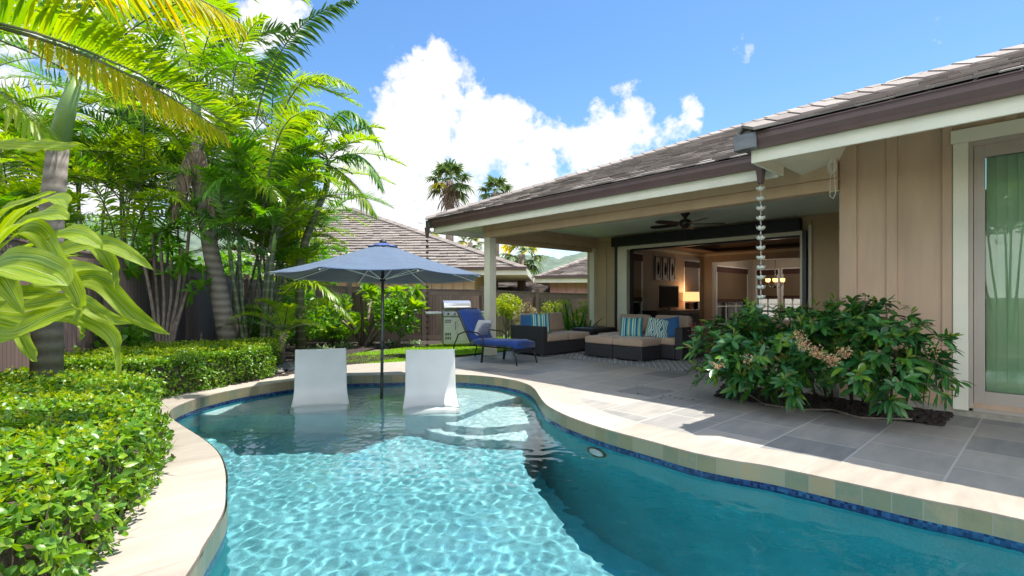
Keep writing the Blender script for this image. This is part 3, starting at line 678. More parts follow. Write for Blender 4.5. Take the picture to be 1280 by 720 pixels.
# hills on the horizon
def hill(pxs, D, name):
    V = []; F = []; n_ = len(pxs); K = 14
    for i, (px, py) in enumerate(pxs):
        for k in range(K):
            t = k/(K-1); h = P(px, py, D).z; z = h*sin(t*pi/2)**.9 + (rng.normal()*h*.02 if 0 < k else -20)
            p = W((px-640)/630*(D*(.75+.25*t)), D*(.75+.25*t)); V.append((p.x,p.y,z))
    for i in range(n_-1):
        for k in range(K-1): F.append((i*K+k, (i+1)*K+k, (i+1)*K+k+1, i*K+k+1))
    o = npmesh(name, V, F, M['hill'], smooth=True); o['kind'] = 'structure'
xs = np.linspace(-200, 1000, 160)
hill([(x, 336-12*sin((x-600)/90.)-8*abs(sin(x/37.))-rng.uniform(0,3)+max(0,(640-x))*-.09*(1 if x < 640 else 0)) for x in xs], 1500, 'far_hills')
# ------------------------------------------------------------------ house
XW = 5.7*HC; XP = 5.05*HC; XE = 4.36*HC; XB = 8.65*HC; YP = 6.72*HC; YC = 1.44*HC; YEC = 1.80*HC; YPC = 7.69*HC
ZG = HC+.2485*XP; ZGT = HC+.2735*XP; ZFB = HC+.2275*XP; ZBB = 2.045*HC; ZC = 2.27*HC
house = thing('house', 'tan board and batten house with shake roof and open covered patio', 'house', (XW, 2, 0))
def hpe(mb, name, mt, **k):
    for o in mb.build_each(name, mt, None, **k): o.parent = house; o.matrix_parent_inverse = Matrix.Translation(-house.location)
def hp(mb, name, mt, parent=None, **k):
    o = mb.build(name, mt, None, **k); par = parent or house; o.parent = par; o.matrix_parent_inverse = par.matrix_world.inverted() if par is not house else Matrix.Translation(-house.location)
    return o
PIT = .405
# wing wall
q = MB(); q.box(XW, XW+.16, -7, YC, .09, 3.3); q.box(XW+.16, XB, YC-.16, YC, .0, 3.3)
wy0 = onX(1231, XW); wy1 = -1.35
q2 = MB()
gz0 = ZX(1231, 489.7, XW); gz1 = ZX(1231, 196, XW)
# wall around the window: rebuild as pieces
q = MB(); fy = onX(1212, XW)
q.box(XW, XW+.16, fy, YC, .09, 3.4); q.box(XW, XW+.16, -7, wy1-.1, .09, 3.4); q.box(XW, XW+.16, wy1-.1, fy, gz1+.12, 3.4); q.box(XW, XW+.16, wy1-.1, fy, .05, gz0-.12)
q.box(XW+.16, XB, YC-.16, YC, 0, 3.4)
hp(q, 'siding_wall', M['tan'])
q = MB(); q.box(XW-.012, XW+.16, -7, YC+.003, -.02, .088); hp(q, 'stone_plinth', M['grout'])
q = MB()
def batten(px0, px1, z0=.092, z1=3.35, t=.022): q.box(XW-t, XW-.001, onX(px0, XW), onX(px1, XW), z0, z1)
batten(1108.5, 1122); batten(1178, 1190.5)
q.box(XW-.03, XW-.001, onX(1050, XW), onX(1071.5, XW), .085, 3.35)
for yy in (-1.75,-2.3,-2.85): q.box(XW-.022, XW-.001, yy, yy+.07, .092, 3.35)
zt = ZX(1189, 165, XW)
q.box(XW-.022, XW-.001, onX(1256,XW), onX(1271,XW), zt+.003, 3.35)
q.box(XW-.026, XW-.001, -7, YC-.13, ZX(1160,160,XW)+.0, 3.38) if False else None
hpe(q, 'batten', M['tan'], bevel=.003)
# window trim and frame
q = MB(); ty0, ty1 = onX(1189, XW), onX(1211, XW); zh = ZX(1211, 178, XW)
q.box(XW-.034, XW-.001, onX(1191.5,XW), ty1, .062, zh-.001); q.box(XW-.04, XW-.001, wy1-.3, ty0, zh, zt); q.box(XW-.034, XW-.001, wy1-.22, wy1-.1, .062, zh-.001)
hpe(q, 'window_trim', M['cream'], bevel=.004)
q = MB()
for a, b, c, d in ((fy-.002, fy-.055, .075, gz1+.115),):
    q.box(XW-.012, XW+.10, ty1-.002, onX(1216.5,XW), .06, zh-.002)           # outer frame
    q.box(XW-.012, XW+.10, wy1-.1, wy1-.06, .06, zh-.002)
    q.box(XW-.012, XW+.10, wy1-.06, onX(1216.5,XW), zh-.045, zh-.002); q.box(XW-.018, XW+.10, wy1-.06, onX(1216.5,XW), .06, .095)
    q.box(XW+.012, XW+.08, onX(1217,XW), wy0, .097, zh-.047); q.box(XW+.012, XW+.08, wy1-.058, wy1, .097, zh-.047)
    q.box(XW+.012, XW+.08, wy1, wy0, gz1, zh-.047); q.box(XW+.012, XW+.08, wy1, wy0, .097, gz0)
wf = hp(q, 'window_frame', M['window_taupe'], bevel=.003)
q = MB(); q.box(XW+.04, XW+.046, wy1, wy0, gz0, gz1); g = q.build('window_pane', M['glass'], wf)
q = MB()
for i in range(26):
    y = wy0-.04-i*.075; q.obox((XW+.13, y, (gz0+gz1)/2), (.004,.085,gz1-gz0+.1), rz=radians(-22)+rng.normal()*.03)
q.build('vertical_blind', M['blind'], wf)
# patio back wall with the opening
oy0, oy1 = onX(1005, XB), onX(775, XB); oz = HC+1.0*HC
q = MB(); YB1 = YP+.25
q.box(XB, XB+.16, oy1, YB1, 0, ZC); q.box(XB, XB+.16, YC, oy0, 0, ZC); q.box(XB, XB+.16, oy0, oy1, oz, ZC)
hp(q, 'patio_wall', M['olive'])
q = MB()
for px in (757.5,):
    q.box(XB-.02, XB-.001, onX(px-1.2,XB), onX(px+1.2,XB), .01, ZC-.1)
for a, b in ((742,757.0),(760,768)):
    q.box(XB-.012, XB-.001, onX(b,XB), onX(a,XB), .01, ZC-.12)
for px in (1012,): q.box(XB-.03, XB-.001, onX(px+2.5,XB), onX(px-1,XB), .01, ZC-.1)
q.box(XB-.025, XB-.001, onX(1046,XB)-.12, onX(1046,XB), .01, ZC-.1)
q.box(XB-.03, XB-.001, YC, YB1-.02, ZC-.10, ZC-.001)
hpe(q, 'patio_batten', M['olive'], bevel=.003)
# opening jamb, screen track and roller housing
rzt, rzb = HC+1.232*HC, HC+1.035*HC
q = MB(); q.box(XB-.17, XB-.031, onX(1004,XB), onX(768.5,XB), rzb, rzt)
hp(q, 'screen_housing', M['black'], bevel=.02)
q = MB(); q.box(XB-.12, XB-.03, oy0-.07, oy0-.005, 0, rzb-.002); q.box(XB-.12, XB-.03, oy1+.005, oy1+.07, 0, rzb-.002)
q.box(XB+.05, XB+.14, oy0, oy1, oz-.06, oz-.002)
q.box(XB+.02, XB+.14, onX(791,XB+.1), onX(786.5,XB+.1), 0, oz-.06)
hpe(q, 'door_track', M['black'])
q = MB(); q.box(XB-.11, XB+.155, oy1-.001, onX(786.5,XB), .0, oz-.003); q.box(XB-.06, XB+.155, oy0+.002, oy0+.05, 0, oz-.003); q.box(XB-.10, XB-.031, oy0, oy1, oz-.035, rzb-.003)
hp(q, 'door_jamb', M['cream'])
q = MB(); q.box(XB-.055, XB-.031, oy0-.14, oy0-.09, .3, rzb+.10); hp(q, 'screen_guide', M['cream'])
# ceiling
q = MB(); q.box(XW-.02, XB, YC, YP+.05, ZC, ZC+.05); hp(q, 'patio_ceiling', M['ceiling'])
# front beam (two boards with a groove), side beam, post
zg = HC+.2036*XW
q = MB(); q.box(XW-.09, XW+.09, YC+.0, YP+.09, ZBB, zg-.004); q.box(XW-.10, XW+.09, YC, YP+.10, zg+.004, ZC+.30)
q.box(XW-.08, XW+.08, YC, YP+.08, zg-.004, zg+.004)
q.box(XW-.112, XW-.101, YP-.0, YP+.115, zg-.02, ZC+.3)
hp(q, 'front_beam', M['tan2'], bevel=.004)
q = MB(); q.box(XW+.091, XB-.002, YP-.09, YP+.09, ZBB, zg-.004); q.box(XW+.091, XB-.002, YP-.10, YP+.09, zg+.004, ZC-.001); q.box(XW+.091, XB-.002, YP-.08, YP+.08, zg-.004, zg+.004)
q.box(XW+.1, XB-.1, YP+.0, YP+.085, ZBB-.10, ZBB-.002)
hp(q, 'side_beam', M['tan2'], bevel=.004)
q = MB(); q.box(XW-.09, XW+.09, YP-.09, YP+.09, 0, ZBB-.002); q.box(XW-.105, XW+.105, YP-.105, YP+.105, 0, .14)
hp(q, 'patio_post', M['cream'], bevel=.006)
q = MB(); q.box(XB-.12, XB+.0, YP-.06, YP+.09, 0, ZBB-.002); hp(q, 'wall_post', M['cream'], bevel=.006)
# fascias
q = MB()
q.box(XP+.09, XP+.12, YEC, YPC-.10, ZFB, ZG+.06)                       # patio front
q.box(XP+.09, XB+5, YPC-.13, YPC-.10, ZFB, ZG+.06)                     # far side
q.box(XE+.09, XE+.12, -7, YEC-.06, ZFB, ZG+.06)                        # wing front
q.box(XE+.09, XP+.09, YEC-.06, YEC-.03, ZFB, ZG+.06)                   # return
hpe(q, 'fascia', M['cream'], bevel=.003)
# soffit boards
q = MB()
q.add([(XP+.12,YEC,ZG-.02),(XW-.09,YEC,ZG+.24),(XW-.09,YPC-.8,ZG+.24),(XP+.12,YPC-.13,ZG-.02)], [(0,1,2,3)])
q.add([(XE+.12,-7,ZG-.02),(XW,-7,ZG+.50),(XW,YC-.2,ZG+.50),(XE+.12,YEC-.06,ZG-.02)], [(0,1,2,3)])
q.add([(XE+.12,YEC-.06,ZG-.02),(XW,YC-.2,ZG+.5),(XW+.4,YC-.1,ZG+.1),(XW+.4,YEC-.06,ZG-.02)], [(0,1,2,3)])
q.add([(XP+.12,YPC-.13,ZG-.02),(XW-.09,YPC-.8,ZG+.24),(XB+5,YPC-.8,ZG+.24),(XB+5,YPC-.13,ZG-.02)], [(0,1,2,3)])
hp(q, 'soffit', M['cream'])
q = MB(); q.bar((XE+.13,YEC-.09,ZG-.06), (XW+.0,YC-.05,ZG+.30), .045, .12); q.bar((XP+.13,YPC-.14,ZG-.06), (XW-.09,YP+.1,ZG+.12), .045, .12)
for yy in (.9,.0,-.9): q.bar((XE+.13,yy,ZG-.06), (XW,yy,ZG+.42), .045, .09)
q.box(XW-.05, XW-.0, YC+.0, YC+.10, ZG-.26, ZG+.15)
hpe(q, 'rafter', M['cream'], bevel=.003)
# gutters: ogee profile swept
def gutter(mb, a, b, outx, outy, w=.115, h=None):
    h = h or (ZGT-ZG); a = Vector(a); b = Vector(b); o_ = Vector((outx,outy,0))
    prof = [(0,0),(w*.55,0),(w*.62,h*.18),(w*.88,h*.55),(w*.9,h*.9),(w,h*.93),(w,h),(w*.86,h),(w*.8,h*.6),(w*.5,h*.1),(.01,h*.1),(.01,h)]
    vs = [p+o_*x+Vector((0,0,z)) for p in (a, b) for x, z in prof]; k = len(prof)
    mb.add(vs, [(i,i+1,k+i+1,k+i) for i in range(k-1)]+[tuple(range(k-1,-1,-1)), tuple(range(k,2*k))])
q = MB(); q.box(XE+.02, XE+.03, 0, 0, 0, 0) if False else None
gutter(q, (XP+.088,YEC+.05,ZG), (XP+.088,YPC,ZG), -1, 0)
gutter(q, (XE+.088,-7,ZG), (XE+.088,YEC,ZG), -1, 0)
gutter(q, (XP+.088,YPC-.098,ZG), (XB+5,YPC-.098,ZG), 0, 1)
gutter(q, (XE+.05,YEC-.028,ZG), (XP+.0,YEC-.028,ZG), 0, 1)
for i in range(9): q.box(XP-.03, XP+.09, YEC+.6+i*.85, YEC+.615+i*.85, ZGT-.012, ZGT-.004)
gut = hp(q, 'gutter', M['gutter'])
q = MB(); q.box(XE-.035, XE+.088, YEC-.13, YEC+.10, ZG-.004, ZGT+.006); q.box(XP-.034, XP+.087, YEC+.05, YEC+.2, ZG-.004, ZGT+.006); q.box(XP-.034, XP+.087, YPC-.1, YPC+.03, ZG-.004, ZGT+.004)
q.box(XE+.05, XE+.35, YEC-.05, YEC+.09, ZGT+.01, ZGT+.10)
q.build_each('gutter_joint', M['gutter_joint'], gut, bevel=.008)
SP1 = P(951, 200, 5.78); SP2 = P(534, 285, (XP*FX + YPC*FY))
q = MB()
for c in (SP1, SP2): q.lathe([(.03,-.17),(.034,-.16),(.055,0.0),(.06,.03),(.03,.03)], (c.x, c.y, ZG-.03), 12)
q.build_each('gutter_outlet', M['gutter'], gut)
# hidden shells so light behaves: back of house, upper walls
q = MB()
q.box(XB+.17, XB+.3, YC, 3.0, 0, ZC) if False else None
# roof planes with shakes
def shakes(mb, org, u, v, poly, expo=.20, wmin=.18, wmax=.36, th=.015, seedn=0, lift=.0, lap=1.35):
    """poly in (a,b) coords: a along u (eave), b up slope v. one box per shake"""
    u = Vector(u).normalized(); v = Vector(v).normalized(); nz_ = u.cross(v)
    if nz_.z < 0: nz_ = -nz_
    b0 = min(p[1] for p in poly); b1 = max(p[1] for p in poly); b = b0
    rr = random.Random(seedn)
    while b < b1:
        bm_ = b+expo*.5; xs_ = []
        m_ = len(poly)
        for i in range(m_):
            p, q_ = poly[i], poly[(i+1) % m_]
            if (p[1] > bm_) != (q_[1] > bm_): xs_.append(p[0]+(q_[0]-p[0])*(bm_-p[1])/(q_[1]-p[1]))
        xs_.sort()
        for k_ in range(0, len(xs_)-1, 2):
            a, e = xs_[k_], xs_[k_+1]
            while a < e-.03:
                w = min(rr.uniform(wmin, wmax), e-a); j = rr.uniform(-.012,.012); hh = th*rr.uniform(.8,1.3)
                base = [(a+.004, b+j), (a+w-.004, b+j), (a+w-.004, b+expo*lap), (a+.004, b+expo*lap)]
                lo = [org+u*x+v*y+nz_*(lift+(hh*.9 if i_ < 2 else 0.0)) for i_, (x, y) in enumerate(base)]
                hi = [p_+nz_*(hh if i_ < 2 else .004) for i_, p_ in enumerate(lo)]
                mb.add(lo+hi, [(0,3,2,1),(4,5,6,7),(0,1,5,4),(1,2,6,5),(2,3,7,6),(3,0,4,7)])
                a += w
        b += expo
def caps(mb, a, b, step=.24, w=.20, th=.03):
    """overlapping hip / ridge caps from a (low) to b (high)"""
    a = Vector(a); b = Vector(b); d = (b-a); n_ = int(d.length/step); d.normalize(); s = d.cross(Vector((0,0,1))).normalized(); up = s.cross(d)
    for i in range(n_):
        p = a+d*step*i; e = p+d*step*1.25
        for sg in (-1, 1):
            v = [p+up*.045, p+s*sg*w-up*.045, e+s*sg*w-up*.062, e+up*.028]; v2 = [x+up*th for x in v]
            mb.add(v+v2, [(0,1,2,3),(7,6,5,4),(0,4,5,1),(1,5,6,2),(2,6,7,3),(3,7,4,0)])
zr = ZGT+.005
roofu = MB(); rs = MB()
T = 5.64*HC
# main front plane (rises to +X)
O1 = Vector((XP-.02, YPC, zr)); sl = math.sqrt(1+PIT*PIT)
def planepts(O, u2, pts): return [Vector((O.x+a*u2[0][0]+b*u2[1][0], O.y+a*u2[0][1]+b*u2[1][1], O.z+b*PIT)) for a, b in pts]
Lr = YPC+7
mp_ = [(0,0),(YPC-YEC,0),(YPC-YEC+4.4,4.4),(Lr,4.4+0),(Lr,T),(T,T)]
roofu.add([Vector((XP-.02+b, YPC-a, zr-.03+b*PIT)) for a, b in [(0,0),(YPC-YEC,0),(YPC-YEC+5,5),(Lr,5),(Lr,T),(T,T)]], [tuple(range(6))])
shakes(rs, O1, (0,-1,0), (1,0,PIT), [(a, b*sl) for a, b in [(0,0),(YPC-YEC,0),(YPC-YEC+5,5),(Lr,5),(Lr,T),(T,T)]], seedn=1)
# hip end plane (rises to -Y)
roofu.add([Vector((XP-.02+a, YPC-b, zr-.03+b*PIT)) for a, b in [(0,0),(T,T),(14,T),(14,0)]], [(0,1,2,3)])
# wing front plane
O2 = Vector((XE-.02, YEC, zr))
wp = [(0,0),(6,0),(6,6),(5.5,5.5)]
roofu.add([Vector((XE-.02+b, YEC-a, zr-.03+b*PIT)) for a, b in wp], [(0,1,2,3)])
shakes(rs, O2, (0,-1,0), (1,0,PIT), [(a, b*sl) for a, b in [(0,0),(6,0),(6,4),(4,4)]], seedn=2, expo=.24)
# wing side plane (rises to -Y), between hip and valley
roofu.add([Vector(p) for p in [(XE-.02,YEC,zr-.03),(XE-.02+5.5,YEC-5.5,zr-.03+5.5*PIT),(XP+5.5,YEC-5.5,zr-.03+5.5*PIT),(XP,YEC,zr-.03)]], [(0,1,2,3)])
shakes(rs, O2, (1,0,0), (0,-1,PIT), [(0,0),(XP-XE,0),(XP-XE+4,4*sl),(4,4*sl)], seedn=3)
caps(rs, (XP-.02,YPC,zr+.02), (XP-.02+T,YPC-T,zr+.02+T*PIT)); caps(rs, (XE-.02,YEC,zr+.02), (XE+5.4,YEC-5.4,zr+.02+5.4*PIT))
caps(rs, (XP-.02+T,-6,zr+.02+T*PIT), (XP-.02+T,YPC-T,zr+.02+T*PIT), .26, .2)
q = MB(); 
rf = hp(rs, 'roof', M['shingle']); ru = roofu.build('roof_deck', M['roof_under'], rf)
# close the house: back, ends (so the room is enclosed)
YI = 6.6*HC; XF = 13.35*HC; XD = 16.6*HC; ZI = 2.19*HC+.02; YR = -1.0
walls = MB()
def wall_holes_y(mb, Y, t, x0, x1, z1, holes):      # wall plane Y with rectangular holes (xa,xb,za,zb)
    holes = sorted(holes); x = x0
    for xa, xb, za, zb in holes:
        mb.box(x, xa, Y, Y+t, 0, z1); mb.box(xa, xb, Y, Y+t, 0, za); mb.box(xa, xb, Y, Y+t, zb, z1); x = xb
    mb.box(x, x1, Y, Y+t, 0, z1)
def wall_holes_x(mb, X, t, y0, y1, z1, holes):
    holes = sorted(holes); y = y0
    for ya, yb, za, zb in holes:
        mb.box(X, X+t, y, ya, 0, z1); mb.box(X, X+t, ya, yb, 0, za); mb.box(X, X+t, ya, yb, zb, z1); y = yb
    mb.box(X, X+t, y, y1, 0, z1)
wz1 = HC+.93*HC; 
hW1 = (onY(781,YI), onY(801,YI), .5, HC+.98*HC); hW2 = (onY(855.5,YI), onY(872.5,YI), .5, wz1); hW3 = (onY(896,YI), onY(933,YI), .3, HC+.865*HC)
wall_holes_y(walls, YI, .15, XB+.16, XD+.15, ZI+.4, [hW1, hW2, hW3])
hW4 = (onX(972,XD), onX(947,XD), .4, HC+.84*HC); hW5 = (onX(1012,XD), onX(979.5,XD), .4, HC+.85*HC)
wall_holes_x(walls, XD, .15, YR, YI, ZI+.4, [hW5, hW4])
walls.box(XB+.16, XD, YR-.15, YR, 0, ZI+.4)
wy = onX(890, XF)
walls.box(XF, XF+.15, wy, YI, 0, ZI); walls.box(XF, XF+.15, YR, wy, HC+.965*HC, ZI)    # header into the dining area
hp(walls, 'room_wall', M['room_wall'])
q = MB(); q.box(XB+.0, XD, YR, YI, -.02, .015); hp(q, 'room_floor', M['room_floor'])
q = MB(); zc_ = ZI; q.box(XB+.16, XB+.9, YR, YI, zc_, zc_+.05); q.box(XF-.6, XD+.1, YR, YI, zc_, zc_+.05); q.box(XB+.9, XF-.6, YI-.7, YI, zc_, zc_+.05); q.box(XB+.9, XF-.6, YR, YR+.7, zc_, zc_+.05)
q.box(XB+.8, XF-.5, YR+.6, YI-.6, zc_+.25, zc_+.3)
q.box(XB+.8, XB+.899, YR+.6, YI-.6, zc_+.05, zc_+.25); q.box(XF-.599, XF-.5, YR+.6, YI-.6, zc_+.05, zc_+.25); q.box(XB+.9, XF-.6, YI-.699, YI-.6, zc_+.05, zc_+.25); q.box(XB+.9, XF-.6, YR+.6, YR+.699, zc_+.05, zc_+.25)
hp(q, 'room_ceiling', M['room_ceiling'])
q = MB(); q.box(XB+.9, XB+.93, YR+.7, YI-.7, zc_-.02, zc_+.08); q.box(XF-.63, XF-.6, YR+.7, YI-.7, zc_-.02, zc_+.08); q.box(XB+.93, XF-.63, YI-.73, YI-.7, zc_-.02, zc_+.08)
q.box(XB+.161, XF-.001, YI-.06, YI-.001, zc_-.01, zc_-.0); hp(q, 'ceiling_trim', M['dark_wood'])
q = MB(); q.box(XB+.161, XF-.001, YI-.08, YI-.001, zc_-.09, zc_-.011); q.box(XF-.08, XF-.001, YR, YI-.081, zc_-.09, zc_-.011); hpe(q, 'cornice', M['cream'])
# windows of the room
def room_window(h, axis, plane, nlight=2, shade=.6, out=1, band=.16):
    a, b, z0, z1 = h
    def bx(mb, a0, a1, p0, p1, zz0, zz1):
        if axis == 'y': mb.box(a0, a1, plane+p0*out, plane+p1*out, zz0, zz1)
        else: mb.box(plane+p0*out, plane+p1*out, a0, a1, zz0, zz1)
    f = MB()
    bx(f, a-.07, a, -.02, .1, z0-.07, z1+.07); bx(f, b, b+.07, -.02, .1, z0-.07, z1+.07); bx(f, a, b, -.02, .1, z1, z1+.07); bx(f, a, b, -.02, .1, z0-.07, z0)
    for i in range(1, nlight): c = a+(b-a)*i/nlight; bx(f, c-.025, c+.025, .03, .09, z0, z1)
    bx(f, a, b, .035, .085, z0+(z1-z0)*.30, z0+(z1-z0)*.30+.03)
    fr_ = hp(f, 'room_window', M['white'])
    g_ = MB(); bx(g_, a, b, .055, .061, z0, z1); g_.build('pane', M['glass_in'], fr_)
    zs = z1-(z1-z0)*shade
    s_ = MB(); bx(s_, a+.01, b-.01, -.03, -.024, zs, z1-band); s_.build('roman_shade', M['bamboo'], fr_)
    s_ = MB(); bx(s_, a-.02, b+.02, -.05, -.021, z1-band, z1+.03); bx(s_, a-.005, b+.005, -.04, -.022, zs-band*.75, zs); s_.build_each('shade_band', M['shade_brown'], fr_)
room_window(hW1, 'y', YI, 1, .62); room_window(hW2, 'y', YI, 1, .58); room_window(hW3, 'y', YI, 3, .56); room_window(hW4, 'x', XD, 2, .52); room_window(hW5, 'x', XD, 3, .52)
# ------------------------------------------------------------------ objects
# umbrella
uc = W((477-640)/FP*6.96, 6.96, 0)
um = thing('patio_umbrella', 'open blue canvas umbrella on a dark pole standing in the pool', 'umbrella', (uc.x, uc.y, ZS))
zt_ = 1.96-ZS; ze = 1.49-ZS; RU = 1.44
def uv_pt(k, r, z, off=0): a = -TH + radians(8) + pi/8 + k*pi/4 + off; return Vector((r*cos(a), r*sin(a), z))
V = []; F = []; ns_, nr = 64, 14
for i in range(nr+1):
    t = .14+.86*i/nr
    for k in range(ns_):
        ph = (k % 8)/8; corner = abs(ph-.5)*2   # 1 at rib, 0 at mid panel
        a0 = k//8; A = uv_pt(a0, 1, 0); Bp = uv_pt(a0+1, 1, 0); c = A*(1-ph)+Bp*ph
        prof = zt_-(zt_-ze)*(t**1.06) - .035*sin(pi*t)
        sag = (1-corner**1.6)*(.050*t*t)
        rr = RU*t*(1-.035*(1-corner**2)*(t**6))
        V.append((c.x*rr, c.y*rr, prof-sag*1.0+ .028*(1-corner**1.5)*(t**8)))
for i in range(nr):
    for k in range(ns_): F.append((i*ns_+k, i*ns_+(k+1)%ns_, (i+1)*ns_+(k+1)%ns_, (i+1)*ns_+k))
o = npmesh('canopy', V, F, M['canvas'], um, smooth=False)
so_ = o.modifiers.new('thick', 'SOLIDIFY'); so_.thickness = .004
V = []; F = []
for i in range(5):
    t = i/4*.15
    for k in range(ns_):
        ph = (k % 8)/8; a0 = k//8; c = uv_pt(a0, 1, 0)*(1-ph)+uv_pt(a0+1, 1, 0)*ph
        V.append((c.x*RU*t, c.y*RU*t, zt_+.012-(zt_-ze)*t*.95-.03*(1-abs(ph-.5)*2)*t))
for i in range(4):
    for k in range(ns_): F.append((i*ns_+k, i*ns_+(k+1)%ns_, (i+1)*ns_+(k+1)%ns_, (i+1)*ns_+k))
o = npmesh('top_vent', V, F, M['navy'], um); o.modifiers.new('thick', 'SOLIDIFY').thickness = .004
q = MB(); q.tube([(0,0,0),(0,0,1.3),(0,0,zt_+.02)], .021, 14); o = q.build('pole', M['grey_metal'], um, smooth=True)
q = MB(); q.lathe([(0,.0),(.03,0),(.035,.05),(.03,.10),(.024,.12)], (0,0,.82), 14); q.bar((.03,0,.88),(.10,-.03,.82),.015,.015); q.build('crank_housing', M['black'], um)
q = MB(); q.lathe([(0,0),(.045,0),(.05,.02),(.03,.05),(0,.06)], (0,0,zt_+.0), 14); q.build('finial', M['black'], um)
q = MB(); q.lathe([(.022,0),(.04,0),(.04,.06),(.022,.06)], (0,0,ze-.06), 14); q.build('hub', M['black'], um)
for k in range(8):
    q = MB(); a = uv_pt(k, .04, zt_-.03); b = uv_pt(k, RU*.99, ze-.02); mid = uv_pt(k, RU*.5, (zt_+ze)/2-.055)
    q.tube([a, mid, b], .008, 6); rb = q.build('rib', M['white'], um)
    q = MB(); q.tube([uv_pt(k, .04, ze-.03), uv_pt(k, RU*.52, (zt_+ze)/2-.07)], .007, 6); q.build('strut', M['white'], rb)
um.rotation_euler = (Matrix.Rotation(radians(-2.0),3,Vector((RX,RY,0)))).to_euler()
# in-pool loungers
def lounger(c_px, D, label, rz, w=.665):
    c = B(c_px, D, 0)
    t = thing('pool_lounger', label, 'lounger', (c.x, c.y, ZS), 'white loungers standing in the shallow pool ledge', rz)
    # profile (y toward the back, z) from the front underwater to the top of the back
    pts = [(-.86,.03),(-.83,.09),(-.76,.15),(-.66,.185),(-.54,.20),(-.42,.225),(-.34,.275),(-.29,.35),(-.25,.48),(-.205,.62),(-.16,.75),(-.125,.85)]
    pts = [Vector((p[0],p[1],0)) for p in catmull([(a,b,0) for a,b in pts], 4, closed=False)]
    m_ = len(pts); V = []; F = []; K = 9
    def ww(i): z = pts[i].y; return w/2*(1.035 if z < .2 else 1.035-.05*min(1,(z-.2)/.12)) if z < .32 else w/2*(.985-.02*(z-.3))
    for i in range(m_):
        d = (pts[min(i+1,m_-1)]-pts[max(i-1,0)]).normalized(); nrm = Vector((-d.y, d.x, 0))   # toward the sitter
        hw = ww(i)
        for j in range(K):
            s = -1+2*j/(K-1); dish = -.018*(1-s**4)
            p = pts[i]+nrm*dish; V.append((s*hw, p.x, p.y))
        for j in range(K):
            s = 1-2*j/(K-1); th = .075
            p = pts[i]-nrm*th; V.append((s*hw, p.x, max(p.y, .0)))
    R2 = 2*K
    for i in range(m_-1):
        for j in range(R2): F.append((i*R2+j, i*R2+(j+1)%R2, (i+1)*R2+(j+1)%R2, (i+1)*R2+j))
    o = npmesh('seat_shell', V, F, M['plastic'], t, smooth=False)
    me = o.data; bm_ = MB(); 
    b = o.modifiers.new('bevel', 'BEVEL'); b.width = .016; b.segments = 3; b.limit_method = 'ANGLE'; b.angle_limit = radians(40)
    me.polygons.foreach_set('use_smooth', [True]*len(me.polygons))
    q = MB(); e = [V[(m_-1)*R2+j] for j in range(R2)]; q.add(e, [tuple(range(R2))]); q.add([V[j] for j in range(R2)], [tuple(range(R2-1,-1,-1))]); q.build('top_edge', M['plastic'], t)
    q = MB(); q.box(-w/2+.02, w/2-.02, -.76, -.45, .0, .08); q.box(-w/2+.03, w/2-.03, -.50, -.30, .0, .14); q.build('base', M['plastic'], t, bevel=.03)
    return t
lounger(401.5, 6.92, 'white moulded lounger fully shaded by the blue umbrella, left of the pole', -TH+.35)
lounger(538, 6.86, 'white moulded lounger with a sunlit seat, right of the umbrella pole', -TH+.17)
for o_ in list(bpy.data.objects):
    if o_.type == 'MESH' and o_.parent is not None and o_.parent.get('category') == 'lounger': o_.cycles.is_caustics_receiver = True
# chaise longue on the deck
def frame_rd(r, D): p = W(r, D, 0); return p
foot = W(.24, 9.07); ax = (W(-.62,9.75)-foot).normalized()
ch = thing('chaise_longue', 'dark metal chaise longue with royal blue cushion on the patio', 'chaise longue', (foot.x, foot.y, 0), rz=math.atan2(ax.y, ax.x))
# local: +X toward head
yl = .29
for s in (-1, 1):
    q = MB(); q.tube([(-.04,s*(yl+.01),0),(0.0,s*yl,.16),(.05,s*yl,.27),(.16,s*yl,.30),(1.15,s*yl,.30)], .013, 8); q.build('side_rail', M['dark_bronze'], ch, smooth=True)
    q = MB(); q.tube([(.78,s*(yl+.03),.0),(.74,s*(yl+.03),.30)], .013, 8); q.build('leg', M['dark_bronze'], ch)
    q = MB(); q.tube([(.76,s*(yl+.03),.0),(.70,s*(yl+.05),.30),(.72,s*(yl+.06),.48),(.85,s*(yl+.06),.55),(1.15,s*(yl+.06),.56),(1.34,s*(yl+.05),.50),(1.47,s*(yl+.04),.28),(1.52,s*(yl+.03),0)], .013, 8); q.build('arm_frame', M['dark_bronze'], ch, smooth=True)
    q = MB(); q.tube([(1.05,s*yl,.31),(1.30,s*yl,.72),(1.45,s*yl,.98)], .013, 8); q.build('back_rail', M['dark_bronze'], ch)
    q = MB(); q.tube([(-.30+.0,s*.0,.27),(-.30,s*.0,.27)], .001, 3) if False else None
q = MB(); q.tube([(1.45,-yl,.98),(1.45,yl,.98)], .013, 8); q.tube([(.05,-yl,.27),(.05,yl,.27)], .011, 8); q.tube([(1.05,-yl,.31),(1.05,yl,.31)], .011, 8)
for i in range(9): y = -yl+.06+i*.058; q.tube([(1.40,y,.90),(1.445,y,.98)], .006, 5)
q.build('cross_bar', M['dark_bronze'], ch)
